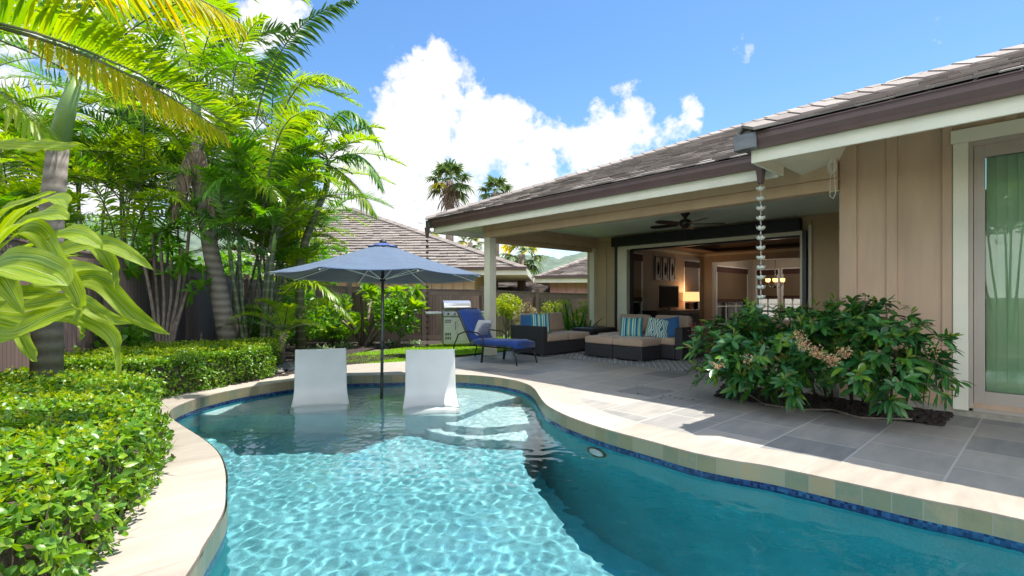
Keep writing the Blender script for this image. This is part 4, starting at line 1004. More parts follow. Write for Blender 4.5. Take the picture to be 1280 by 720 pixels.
def cushion(mb, path, w, th):      # path of (x,z) lower surface, rounded slab
    n_ = len(path); vs = []; fs = []; P2 = [Vector((a,0,b)) for a, b in path]
    prof = [(-1,0.25),(-.96,0),(.96,0),(1,.25),(1,.75),(.95,1),(.5,1.06),(0,1.08),(-.5,1.06),(-.95,1),(-1,.75)]
    k = len(prof)
    for i in range(n_):
        d = (P2[min(i+1,n_-1)]-P2[max(i-1,0)]).normalized(); nr_ = Vector((-d.z,0,d.x))
        if nr_.z < 0: nr_ = -nr_
        sc = .86 if i in (0, n_-1) else 1
        for a, b in prof: vs.append(P2[i]+nr_*(th*(.5+(b-.5)*sc))+Vector((0,a*w/2*(.985 if sc < 1 else 1),0)))
    for i in range(n_-1):
        for j in range(k): fs.append((i*k+j,(i+1)*k+j,(i+1)*k+(j+1)%k,i*k+(j+1)%k))
    fs.append(tuple(range(k))); fs.append(tuple((n_-1)*k+j for j in range(k-1,-1,-1))); mb.add(vs, fs)
q = MB(); cushion(q, [(-.03,.29),(0,.285),(.18,.325),(.55,.315),(.85,.31),(1.06,.325)], .56, .10); o = q.build('seat_cushion', M['navy'], ch, smooth=True)
q = MB(); cushion(q, [(1.08,.36),(1.10,.385),(1.22,.59),(1.36,.83),(1.42,.92),(1.425,.93)], .56, .10); o = q.build('back_cushion', M['navy'], ch, smooth=True)
def pillow(name, label, loc, size, rot, mt, group=None, stripes_uv=False):
    """square puffy cushion standing in its local XZ plane, thickness Y"""
    K = 13; V = []; F = []; U = []; w, h, th = size
    for side in (-1, 1):
        for i in range(K):
            for j in range(K):
                u = -1+2*i/(K-1); v_ = -1+2*j/(K-1)
                pinch = 1-.07*(1-abs(u))**1*0-.05*((1-u*u)*(v_*v_)+(1-v_*v_)*(u*u))
                b = ((1-u**4)*(1-v_**4))**.55
                V.append((u*w/2*(1-.06*(1-v_*v_)*abs(u)**3), side*th/2*b, v_*h/2*(1-.06*(1-u*u)*abs(v_)**3))); U.append(((u+1)/2,(v_+1)/2))
    for s in range(2):
        for i in range(K-1):
            for j in range(K-1):
                a = s*K*K+i*K+j; f = (a, a+K, a+K+1, a+1); F.append(f if s else f[::-1])
    o = npmesh(name, V, F, mt, None, True, np.array(U)); o.location = loc; o.rotation_euler = rot
    return tag(o, label, 'pillow', group)
# white pillow with a blue octopus-like emblem is a plain scroll design here
t = MT('white_pillow_with_navy_scrolls'); uvv = t.coord('UV', (1,1,1)); wv = t.new('ShaderNodeTexWave'); wv.wave_type = 'RINGS'; wv.rings_direction = 'SPHERICAL'; wv.inputs['Scale'].default_value = 3.2; wv.inputs['Distortion'].default_value = 7; wv.inputs['Detail'].default_value = .5; wv.inputs['Detail Scale'].default_value = 1.3
mp_n = t.coord('UV', (2,2,1), (0,0,0), (-1,-1,0)); t.l.new(mp_n, wv.inputs['Vector'])
ln = t.new('ShaderNodeVectorMath', operation='LENGTH'); t.l.new(mp_n, ln.inputs[0]); inside = t.math('LESS_THAN', ln.outputs['Value'], .82); f = t.math('MULTIPLY', t.math('GREATER_THAN', wv.outputs['Fac'], .62), inside)
t.col(t.mix(f, (.62,.63,.62), (.02,.05,.20))); t.b.inputs['Roughness'].default_value = .85; M['scroll'] = t.m
az = ch.rotation_euler.z; Rz = Matrix.Rotation(az, 3, 'Z')
pl_ = Vector(ch.location)+Rz @ Vector((1.03,.0,.60)); 
pillow('throw_pillow', 'white pillow with navy swirl print on the blue chaise longue', pl_, (.42,.40,.13), (radians(-26),0,az+pi/2), M['scroll'])
# wicker seating
def wicker_box(name, par, x0, x1, y0, y1, z0, z1, mt=None): q = MB(); q.box(x0,x1,y0,y1,z0,z1); return q.build(name, mt or M['wicker'], par, bevel=.012)
def soft(name, par, x0, x1, y0, y1, z0, z1, mt=None, b=.04): 
    q = MB(); q.box(x0,x1,y0,y1,z0,z1); o = q.build(name, mt or M['tan_cushion'], par, bevel=b, seg=4); o.data.polygons.foreach_set('use_smooth', [True]*6); return o
s1x, s1y = 7.36, 7.03
sf = thing('wicker_sofa', 'black wicker corner sofa with taupe cushions beside the patio post', 'sofa', (s1x, s1y, .012))
wicker_box('base', sf, 0, 1.50, 0, .88, .03, .28); wicker_box('armrest', sf, -.003, .13, -.002, .96, .03, .60)
wicker_box('backrest_frame', sf, .134, 1.50, .84, .96, .03, .60)
soft('seat_cushion', sf, .14, .80, -.02, .80, .285, .43); soft('seat_cushion', sf, .81, 1.50, -.02, .80, .285, .43)
for x0 in (.15, .82):
    o = soft('back_cushion', sf, 0, .62, -.09, .09, 0, .42, b=.07); o.location = (x0+.01,.74,.43); o.rotation_euler = (radians(-12),0,0)
for x, y in ((.05,.05),(1.42,.05),(.05,.88),(1.42,.88)): q = MB(); q.box(x-.03,x+.03,y-.03,y+.03,-.012,.03); q.build('foot', M['steel'], sf)
pillow('throw_pillow', 'teal striped pillow leaning on the corner sofa back', (s1x+.36, s1y+.42, .66), (.42,.42,.15), (radians(-20),0,radians(-38)), M['stripes'])
pillow('throw_pillow', 'plain dark blue pillow behind the teal striped one on corner sofa', (s1x+.22, s1y+.62, .64), (.40,.40,.13), (radians(-14),0,radians(-58)), M['teal_f'])
ox, oy = 7.99, 5.14
def ottoman(x, y, label):
    t = thing('ottoman', label, 'ottoman', (x, y, .012), 'wicker ottomans pushed together')
    wicker_box('base', t, 0, .66, 0, .655, .03, .27); soft('cushion', t, -.01, .67, -.008, .663, .275, .42)
    for a, b in ((.05,.05),(.61,.05),(.05,.6),(.61,.6)): q = MB(); q.box(a-.04,a+.04,b-.03,b+.03,-.012,.03); q.build('foot', M['steel'], t)
ottoman(ox, oy, 'wicker ottoman with taupe cushion nearest the leafy shrub'); ottoman(ox, oy+.67, 'wicker ottoman with taupe cushion on the side toward the corner sofa')
s2 = thing('wicker_sofa', 'black wicker loveseat with taupe cushions before the open doorway', 'sofa', (ox+.69, oy-.42, .012))
wicker_box('base', s2, 0, .80, .16, 1.98, .03, .28); wicker_box('armrest', s2, .0, .92, .0, .15, .03, .62); wicker_box('backrest_frame', s2, .81, .93, .152, 1.98, .03, .60)
for y0 in (.16, 1.07): soft('seat_cushion', s2, -.01, .72, y0, y0+.89, .285, .43)
for y0 in (.20, 1.12):
    o = soft('back_cushion', s2, -.09, .09, 0, .80, 0, .40, b=.07); o.location = (.68,y0,.43); o.rotation_euler = (0,radians(12),0)
for a, b in ((.06,.06),(.86,.06),(.06,1.9),(.86,1.9)): q = MB(); q.box(a-.03,a+.03,b-.03,b+.03,-.012,.03); q.build('foot', M['steel'], s2)
def pp(name, label, px, py, D, size, rot, mt): c = P(px, py, D); return pillow(name, label, c, size, rot, mt)
pp('throw_pillow', 'teal striped pillow in the corner of the loveseat before the doorway', 789, 409, 10.1, (.46,.42,.15), (radians(-20),0,radians(-66)), M['stripes'])
pp('throw_pillow', 'teal and white coral print pillow on the loveseat', 822, 410, 9.75, (.42,.40,.14), (radians(-20),radians(10),radians(-66)), M['coral'])
pp('throw_pillow', 'plain blue pillow behind the coral print pillow on loveseat', 836, 410, 9.72, (.42,.42,.13), (radians(-16),radians(-8),radians(-70)), M['teal_f'])
st = thing('side_table', 'low black wicker side table behind the ottomans', 'table', (9.0, 7.05, .0))
wicker_box('table_top', st, 0, .95, 0, .62, .42, .50); wicker_box('lower_box', st, .04, .91, .04, .58, .0, .415)
q = MB(); q.box(7.6, 9.9, 4.1, 8.0, .004, .012); o = q.build('area_rug', M['rug']); tag(o, 'dark and white zigzag rug under the wicker seating', 'rug')
# grill
gx = B(572, 12.7, 0); gr = thing('gas_grill', 'stainless steel gas grill on a cart by the brown fence', 'grill', (gx.x, gx.y, 0), rz=-TH+.25)
def gbox(n_, a, mt, **k): q = MB(); q.box(*a); return q.build(n_, mt, gr, **k)
gbox('cabinet', (-.38,.30,-.26,.26,.06,.74), M['steel_panel'], bevel=.01)
for x in (-.21, .13):
    q = MB(); q.box(x-.155, x+.155, -.285, -.262, .12, .70)
    for r_i in range(3):
        for c_i in range(4): pass
    d_ = q.build('cabinet_door', M['steel_panel'], gr, bevel=.006)
    q = MB(); q.tube([(x+.11,-.31,.40),(x+.11,-.31,.62)], .009, 8); q.build('handle', M['steel'], d_)
q = MB()
for i in range(3):
    for j in range(2): q.box(-.34+i*.05, -.31+i*.05, -.291, -.286, .17+j*.10, .24+j*.10); q.box(-.34+i*.05, -.31+i*.05, -.291, -.286, .58+j*.045, .61+j*.045)
q.build_each('cabinet_vent', M['black'], gr)
gbox('control_panel', (-.40,.32,-.33,.27,.745,.86), M['steel'], bevel=.012)
for i in range(4): q = MB(); q.tube([(-.28+i*.16,-.33,.80),(-.28+i*.16,-.365,.80)], .024, 12); q.build('knob', M['black'], gr)
q = MB(); hp_ = [(-.30,.865),(-.32,.95),(-.25,1.06),(-.12,1.12),(.08,1.13),(.22,1.08),(.26,.98),(.26,.865)]
vs = [(x, a, b) for x in (-.38,.30) for a, b in hp_]; k = len(hp_); q.add(vs, [(i,i+1,k+i+1,k+i) for i in range(k-1)]+[tuple(range(k-1,-1,-1)),tuple(range(k,2*k)),(k-1,0,k,2*k-1)]); hd = q.build('hood', M['steel'], gr, bevel=.01)
q = MB(); q.tube([(-.30,-.37,.97),(.22,-.37,.97)], .013, 10); q.bar((-.28,-.37,.97),(-.28,-.30,.96),.02,.02); q.bar((.20,-.37,.97),(.20,-.30,.96),.02,.02); q.build('handle', M['steel'], hd)
gbox('side_shelf', (-.82,-.41,-.27,.23,.80,.85), M['steel'], bevel=.01); gbox('side_shelf', (.33,.74,-.27,.23,.80,.85), M['steel'], bevel=.01)
for x, y in ((-.34,-.2),(.26,-.2),(-.34,.2),(.26,.2)): q = MB(); q.tube([(x-.015,y,.035),(x+.015,y,.035)], .035, 12); q.build('wheel', M['black'], gr)
# rain chains
def rain_chain(c, ztop, zbot, step, r, mt, label, shape='cup'):
    t = thing('rain_chain', label, 'rain chain', (c.x, c.y, 0))
    prof = [(0,0),(r*.45,.004),(r*.85,.018),(r*1.0,.038),(r*.92,.046),(r*.8,.038),(r*.4,.014),(0,.010)]
    cup = MB(); cup.lathe(prof, (0,0,0), 12)
    cup.v = [(x, y, z + (.010*cos(6*math.atan2(y, x)) if z > .03 else 0)) for x, y, z in cup.v]
    proto = None; z = ztop; lk = None
    while z > zbot:
        if proto is None: proto = cup.build('cup', mt, t, smooth=True); o = proto
        else: o = proto.copy(); COL.objects.link(o); o.parent = t
        o.location = (0,0,z-.05); o.rotation_euler = (0,0,rng.uniform(0,6))
        if lk is None:
            q = MB()
            for s in (-1, 1): q.tube([(0,0,.0),(s*.012,0,-step*.18),(s*.012,0,-step*.32),(0,0,-(step-.04))], .0022, 5)
            lk = q.build('link', mt, t); l2 = lk
        else: l2 = lk.copy(); COL.objects.link(l2); l2.parent = t
        l2.location = (0,0,z-.05); z -= step
    q = MB(); q.tube([(0,0,ztop-.01),(0,0,ztop+.13)], .003, 6); q.build('hanger', mt, t)
rain_chain(SP1, ZG-.235, .25, .113, .050, M['chain'], 'pale cup rain chain hanging from the gutter corner in front of doorway')
rain_chain(SP2, ZG-.26, .12, .125, .034, M['copper'], 'dark copper cup rain chain hanging at the far patio corner')
# hanging cord
c0 = P(1040, 196, (XW-.25)/dirpx(1040, 200).x)
q = MB()
for i in range(3):
    a = .02+.012*i; q.tube([c0+Vector((0,a*sin(t),-.02-.11*(1-cos(t))*.7-.01*i)) for t in np.linspace(0, 2*pi, 14)], .004, 6)
q.tube([c0+Vector((0,-.015,-.10)), c0+Vector((.0,-.028,-.30)), c0+Vector((0,-.035,-.43)), c0+Vector((0,-.01,-.475)), c0+Vector((0,.02,-.45)), c0+Vector((0,.02,-.30)), c0+Vector((0,.005,-.1))], .004, 6)
o = q.build('hanging_cord', M['rope']); tag(o, 'white cord coiled and hanging under the wing eave', 'cord')
# ceiling fan
fc_ = Vector((8.4, 8.4*dirpx(856.5,0).y/dirpx(856.5,0).x, ZC))
fan = thing('ceiling_fan', 'dark bronze five blade fan on the patio ceiling', 'fan', fc_, rz=.35)
q = MB(); q.lathe([(0,0),(.085,-.002),(.08,-.03),(.045,-.075),(.03,-.09),(.03,-.13)], (0,0,0), 20); q.build('ceiling_canopy', M['dark_bronze'], fan, smooth=True)
q = MB(); q.lathe([(.03,-.12),(.075,-.13),(.105,-.155),(.11,-.20),(.09,-.235),(.07,-.25),(.05,-.285),(0,-.29)], (0,0,0), 20); q.build('motor', M['dark_bronze'], fan, smooth=True)
for k in range(5):
    a = k*2*pi/5; R = Matrix.Rotation(a, 3, 'Z'); q = MB()
    pr = [(.16,.045),(.25,.062),(.45,.072),(.60,.07),(.66,.055),(.68,.02)]
    vs = []
    for x, w_ in pr:
        for s in (-1, 1):
            for dz in (0, .010): vs.append(R @ Vector((x, s*w_, -.215+s*w_*.22+dz)))
    fs = []
    for i in range(len(pr)-1):
        b = i*4; fs += [(b,b+4,b+6,b+2),(b+1,b+3,b+7,b+5),(b,b+1,b+5,b+4),(b+2,b+6,b+7,b+3)]
    fs += [(0,2,3,1), (len(vs)-4,len(vs)-3,len(vs)-1,len(vs)-2)]; q.add(vs, fs); bl = q.build('blade', M['dark_wood'], fan)
    q = MB(); q.bar(R @ Vector((.09,0,-.205)), R @ Vector((.20,0,-.21)), .035, .012); q.build('blade_bracket', M['dark_bronze'], bl)
q = MB(); q.tube([(.02,0,-.29),(.02,0,-.44)], .0025, 5); q.lathe([(0,0),(.008,.0),(.008,.03),(0,.035)], (.02,0,-.47), 8); q.build('pull_chain', M['dark_bronze'], fan)
for px, py, lab in ((755,277,'small round recessed light in patio ceiling, left of the fan'), (988,246.5,'small round recessed light in patio ceiling, right of the fan')):
    d = dirpx(px, py); k = (ZC-HC)/d.z; q = MB(); q.lathe([(.045,-.002),(.085,-.004),(.09,-.010),(.085,-.014),(.045,-.010)], (0,0,0), 24); tl = thing('recessed_light', lab, 'ceiling light', (d.x*k, d.y*k, ZC), 'recessed patio lights'); q.build('trim_ring', M['white'], tl)
    q = MB(); q.lathe([(0,-.003),(.05,-.003)], (0,0,0), 20); q.build('lens', M['white'], tl)
# underwater light on the pool wall
def near_wall(px):
    best = None
    for i, p in enumerate(inner):
        r = p.x*RX+p.y*RY; D = p.x*FX+p.y*FY
        if D < 1.5: continue
        e = abs(640+630*r/D-px)
        if (best is None or e < best[0]) and p.x > 2: best = (e, i)
    return best[1]
iw = near_wall(752); pw = inner[iw]; a, b = inner[iw-1], inner[(iw+1) % n]; tg = (b-a).normalized(); nw = Vector((-tg.y, tg.x, 0))
if nw.dot(Vector((-1,-.4,0))) < 0: nw = -nw
lt = thing('pool_light', 'round underwater light with dark ring on the curved pool wall', 'pool light', (pw.x+nw.x*.012, pw.y+nw.y*.012, -.40))
Rm = nw.to_track_quat('Z','Y').to_matrix()
q = MB(); q.lathe([(.09,.0),(.125,0),(.13,.015),(.12,.028),(.105,.025),(.09,.012)], (0,0,0), 28); q.v = [tuple(Rm @ Vector(v)) for v in q.v]; q.build('light_ring', M['dark_bronze'], lt, smooth=True)
q = MB(); q.lathe([(0,.06),(.05,.05),(.08,.035),(.095,.015),(.095,0)], (0,0,0), 24); q.v = [tuple(Rm @ Vector(v)) for v in q.v]; q.build('lens', M['white'], lt, smooth=True)
q = MB(); q.tube([G(920,483,.03), G(955,505,.03), G(1000,512,.025), G(1040,512,.03), G(1075,522,.03), G(1140,524,.03)], .009, 8); o = q.build('irrigation_hose', M['bark']); tag(o, 'thin brown drip hose lying on the shrub bed soil', 'hose')
# ------------------------------------------------------------------ room contents
XR = lambda px: onY(px, YI)
for i, (a, b) in enumerate(((818.5,825.7),(827.8,834.8),(836.7,843.3))):
    xa, xb = XR(a), XR(b); z0, z1 = HC+.40*HC, HC+.99*HC
    z1 = ZY(a, 320+i*1.0, YI); z0 = ZY(a, 349.5+i*.6, YI)
    t = thing('framed_print', ['tall narrow framed botanical print nearest the doorway, of three', 'tall narrow framed botanical print in the middle of three', 'tall narrow framed botanical print farthest from the doorway, of three'][i], 'picture', ((xa+xb)/2, YI, (z0+z1)/2), 'three framed prints above the television')
    w, h = (xb-xa)/2, (z1-z0)/2
    q = MB(); fw = .035; q.box(-w,-w+fw,-.03,-.002,-h,h); q.box(w-fw,w,-.03,-.002,-h,h); q.box(-w+fw,w-fw,-.03,-.002,h-fw,h); q.box(-w+fw,w-fw,-.03,-.002,-h,-h+fw); q.build('frame', M['dark_wood'], t)
    q = MB(); q.box(-w+fw,w-fw,-.018,-.004,-h+fw,h-fw); q.build('print', M['print'], t)
    q = MB(); q.tube([(0,-.024,-h*.55),(.01,-.024,0),(0,-.024,h*.5)], [.012,.035,.008], 6); q.build('feather_motif', M['dark_wood'], t)
def room_D(px, off): X = onY(px, YI-off); return X, YI-off
x0, _ = room_D(816, .35); x1, _ = room_D(869, .35)
sb = thing('sideboard', 'long espresso wood sideboard under the television', 'sideboard', ((x0+x1)/2, YI-.26, 0.015)); hw = (x1-x0)/2
zt_s = ZY(840, 388, YI-.5); q = MB(); q.box(-hw,hw,-.24,.24,.06,zt_s-.05); q.build('cabinet', M['dark_wood'], sb, bevel=.006)
q = MB(); q.box(-hw-.03,hw+.03,-.26,.25,zt_s-.049,zt_s-.015); q.build('top', M['dark_wood'], sb, bevel=.006)
for i in range(4): q = MB(); q.box(-hw+.03+i*hw/2, -hw-.03+(i+1)*hw/2, -.258, -.242, .12, zt_s-.09); d_ = q.build('door', M['dark_wood'], sb, bevel=.004)
xa, xb = onY(825, YI-.35), onY(847.5, YI-.35); zb = ZY(836, 384.5, YI-.35); ztv = ZY(836, 357, YI-.35)
tv = thing('television', 'flat black television on the dark sideboard', 'television', ((xa+xb)/2, YI-.35, zt_s)); w = (xb-xa)/2
q = MB(); q.box(-w,w,-.025,.03,zb-zt_s,ztv-zt_s); q.build('bezel', M['black'], tv, bevel=.006)
q = MB(); q.box(-w+.03,w-.03,-.029,-.026,zb-zt_s+.03,ztv-zt_s-.03); q.build('screen', M['screen'], tv)
q = MB(); q.box(-.2,.2,-.1,.1,0,.015); q.box(-.04,.04,-.01,.02,.015,zb-zt_s); q.build('stand', M['black'], tv)
lx = onY(864, YI-.28); lz0 = zt_s; zsh0, zsh1 = ZY(864, 376.5, YI-.28), ZY(864, 365, YI-.28)
lamp = thing('table_lamp', 'lit amber drum shade table lamp on the sideboard', 'lamp', (lx, YI-.28, lz0)); rr = .5*(onY(871.5,YI-.28)-onY(857,YI-.28))*.66
q = MB(); q.lathe([(.07,0),(.075,.02),(.03,.05),(.055,.14),(.06,.2),(.025,.27),(.012,.30),(.012,zsh1-lz0-.02)], (0,0,0), 16); q.build('lamp_base', M['black'], lamp, smooth=True)
q = MB(); q.lathe([(rr,zsh0-lz0),(rr*.96,zsh1-lz0)], (0,0,0), 24); o = q.build('lamp_shade', M['lamp_shade'], lamp, smooth=True)
def plight(name, loc, e, r=.08, c=(1,.62,.30)):
    l = bpy.data.lights.new(name, 'POINT'); l.energy = e; l.color = c; l.shadow_soft_size = r; o = bpy.data.objects.new(name, l); COL.objects.link(o); o.location = loc; return o
plight('table_lamp_bulb', (lx, YI-.28, zsh1+.06), 4)
# chandelier
cx = P(969, 352, 16.2/1.0); Dc = (XF+1.7)/dirpx(969,352).x; cc = P(969, 352, Dc)
cd = thing('chandelier', 'dark iron chandelier with lit amber glass shades over dining area', 'chandelier', (cc.x, cc.y, cc.z))
q = MB(); q.tube([(0,0,-.18),(0,0,ZI-cc.z)], .012, 8); q.lathe([(0,-.22),(.03,-.20),(.05,-.12),(.02,-.05),(.012,0)], (0,0,0), 12); q.build('stem', M['black'], cd)
for k in range(6):
    a = k*pi/3+.3; q = MB(); u = Vector((cos(a), sin(a), 0)); R_ = .25
    q.tube([Vector((0,0,-.12)), u*.12+Vector((0,0,-.2)), u*.22+Vector((0,0,-.13)), u*R_+Vector((0,0,-.02))], .009, 6); ar = q.build('arm', M['black'], cd)
    q = MB(); q.lathe([(.045,0),(.062,.02),(.07,.11)], (u.x*R_,u.y*R_,-.01), 14); q.build('glass_shade', M['shade_lit'], ar, smooth=True)
plight('chandelier_bulbs', (cc.x, cc.y, cc.z+.30), 22, .15, (1,.90,.78))
for i, (px, py) in enumerate(((960,302),)):
    d = dirpx(px, py); zz = ZI+.249; k = (zz-HC)/d.z; tl = thing('downlight', 'lit warm recessed downlight in the room ceiling', 'ceiling light', (d.x*k, d.y*k, zz)); q = MB(); q.lathe([(0,-.004),(.08,-.004)], (0,0,0), 20); q.build('lens', M['downlight'], tl)
    q = MB(); q.lathe([(.082,-.002),(.10,-.006),(.10,-.001)], (0,0,0), 20); q.build('trim_ring', M['white'], tl)
    plight('downlight_bulb', (d.x*k, d.y*k, zz-.12), 46, .06, (1,.93,.86))
dt = thing('dining_table', 'dark dining table seen low behind the shrub', 'table', (cc.x, cc.y, .015))
q = MB(); q.box(-.5,.5,-1.0,1.0,.72,.76); q.build('table_top', M['dark_wood'], dt, bevel=.006)
for a in (-.42,.42):
    for b in (-.9,.9): q = MB(); q.box(a-.035,a+.035,b-.035,b+.035,0,.72); q.build('leg', M['dark_wood'], dt)
# ------------------------------------------------------------------ fence
fpts = [(-140,3.4,1.85),(-20,5.0,1.85),(60,6.5,1.85),(130,7.7,1.85),(190,9.0,1.84),(232,10.2,1.8),(268,11.6,1.74),(308,12.6,1.66),(350,13.6,1.60),(437,14.0,1.50),(530,14.3,1.44),(604,15.2,1.42),(671,16.0,1.36),(742,17.2,1.32),(800,18.2,1.32)]
fen = thing('fence', 'brown vinyl privacy fence with posts along the garden', 'fence', B(268,11.6))
def fp(mb, name, mt, **k): o = mb.build(name, mt, fen, **k); o.matrix_parent_inverse = Matrix.Translation(-Vector(fen.location)); return o
for i in range(len(fpts)-1):
    (a, Da, za), (b, Db, zb) = fpts[i], fpts[i+1]; A = B(a, Da); Bq = B(b, Db); d = (Bq-A); Ln = d.length; d.normalize(); s = d.cross(Vector((0,0,1)))
    V = []; U = []
    for off in (-.02,.02):
        for p, l, z in ((A,0,za),(Bq,Ln,zb)):
            V += [p+s*off+Vector((0,0,-.05)), p+s*off+Vector((0,0,z-.14))]; U += [(l,0),(l,z)]
    fo = npmesh('fence_panel', [tuple(v) for v in V], [(0,2,3,1),(4,5,7,6),(0,1,5,4),(2,6,7,3)], M['fence'], fen, False, np.array(U)); fo.matrix_parent_inverse = Matrix.Translation(-Vector(fen.location))
    q = MB(); up = Vector((0,0,1))
    q.bar(A+up*(za-.085), Bq+up*(zb-.085), .05, .15); q.bar(A+up*(za+.0), Bq+up*(zb+.0), .09, .03); fp(q, 'top_rail', M['fence_rail'])
    q = MB(); q.bar(A+up*.06, Bq+up*.06, .05, .14); fp(q, 'bottom_rail', M['fence_rail'])
for (a, Da, za) in fpts:
    p = B(a, Da); q = MB(); q.obox((p.x,p.y,(za+.09)/2-.03), (.125,.125,za+.12), rz=-TH+.3); q.obox((p.x,p.y,za+.10), (.15,.15,.03), rz=-TH+.3); fp(q, 'post', M['fence_rail'])
# ------------------------------------------------------------------ neighbouring houses
def nhouse(label, apexpts, eave_l, eave_r, wallmat, D, zE, depth, seedn, group='neighbouring houses', wall_in=.6, expo=.25, wrange=(.25,.45), wall_r=None):
    """front roof plane as polygon between ridge points (px,py,D) and eave points; mirrored walls below"""
    A = [P(*q) for q in apexpts]; E0, E1 = P(*eave_l), P(*eave_r)
    t = thing('neighbour_house', label, 'house', ((E0.x+E1.x)/2, (E0.y+E1.y)/2, 0), group)
    u = (E1-E0); u.z = 0; L_ = u.length; u.normalize(); v = Vector((-u.y, u.x, 0))
    if v.dot(Vector((FX,FY,0))) < 0: v = -v
    zE = (E0.z+E1.z)/2; O = Vector((E0.x, E0.y, zE))
    run = max((a-O).dot(v) for a in A); rise = max(a.z for a in A)-zE; pit = rise/run
    poly = [(0,0),(L_,0)]+[((a-O).dot(u), (a-O).dot(v)) for a in sorted(A, key=lambda a: -(a-O).dot(u))]
    s_ = MB(); vv = Vector((v.x, v.y, pit)).normalized(); slp = math.sqrt(1+pit*pit)
    shakes(s_, O, u, vv, [(a, b*slp) for a, b in poly], expo=expo, wmin=wrange[0], wmax=wrange[1], th=.03, seedn=seedn)
    low = [O+u*a+v*b+Vector((0,0,b*pit-.03)) for a, b in poly]
    base_b = run*1.05
    bk = [O+u*a+v*(2*run-b)+Vector((0,0,b*pit-.03)) for a, b in poly]
    s_.add(low, [tuple(range(len(low)))]); s_.add(bk, [tuple(range(len(bk)))]); s_.add([low[0], low[-1], bk[-1], bk[0]], [(0,1,2,3)]); s_.add([low[1], low[2], bk[2], bk[1]], [(0,1,2,3)])
    caps(s_, low[0]+Vector((0,0,.04)), low[-1]+Vector((0,0,.04)), .5, .2, .04); caps(s_, low[1]+Vector((0,0,.04)), low[2]+Vector((0,0,.04)), .5, .2, .04)
    if len(low) > 3 and (low[-1]-low[2]).length > .6: caps(s_, low[2]+Vector((0,0,.05)), low[-1]+Vector((0,0,.05)), .5, .2, .04)
    def b_(mb, name, mt): o = mb.build(name, mt, t); o.matrix_parent_inverse = Matrix.Translation(-Vector(t.location)); return o
    b_(s_, 'roof', M['shingle2'])
    f_ = MB(); zc = zE-.14; f_.bar(O-v*.03+Vector((0,0,-.10)), O+u*L_-v*.03+Vector((0,0,-.10)), .05, .26); f_.bar(O+u*L_+Vector((0,0,-.10)), O+u*L_+v*2*run+Vector((0,0,-.10)), .05, .26); f_.bar(O+Vector((0,0,-.10)), O+v*2*run+Vector((0,0,-.10)), .05, .26); b_(f_, 'fascia', M['cream'])
    f_ = MB(); f_.bar(O-v*.10+Vector((0,0,.02)), O+u*L_-v*.10+Vector((0,0,.02)), .12, .10); b_(f_, 'gutter', M['gutter'])
    w_ = MB(); wr_ = wall_r or wall_in; c = [O+u*wall_in+v*wall_in, O+u*(L_-wr_)+v*wall_in, O+u*(L_-wr_)+v*(2*run-wall_in), O+u*wall_in+v*(2*run-wall_in)]; w_.prism([(p.x,p.y) for p in c], -.05, zE+.05); b_(w_, 'wall', wallmat)
    f_ = MB(); f_.prism([(O+u*a+v*b)[:2] for a, b in ((.02,.02),(L_-.02,.02),(L_-.02,2*run-.02),(.02,2*run-.02))], zE-.2, zE-.18); b_(f_, 'soffit', M['cream'])
    w_ = MB(); k = 0
    x = wall_in+.3
    while x < L_-wr_: pA = O+u*x+v*(wall_in-.02); w_.bar(Vector((pA.x,pA.y,0)), Vector((pA.x,pA.y,zE-.2)), .05, .05); x += .42
    b_(w_, 'batten', wallmat)
    return t, O, u, v, L_, pit, run
nh = nhouse('large neighbouring house with brown shake hip roof behind the palms', [(442,262,24.5),(418,262,24.5)], (238,331,19.5), (658,342.5,18.6), M['nb_wall'], 19, 2, 8, 5, wall_r=2.0)
for px, py in ((528,295),(562,300)):
    pass
nhouse('low neighbouring house, only its pale grey-brown roof seen over the fence', [(664,350,33),(626,348,33)], (560,367,27), (716,368,27), M['nb_wall'], 27, 1.3, 5, 6, expo=.3)
nhouse('pink sided neighbouring house right of the post', [(800,315,27),(748,324,27)], (669,346,22), (860,346.5,21), M['pink'], 22, 2, 6, 7)
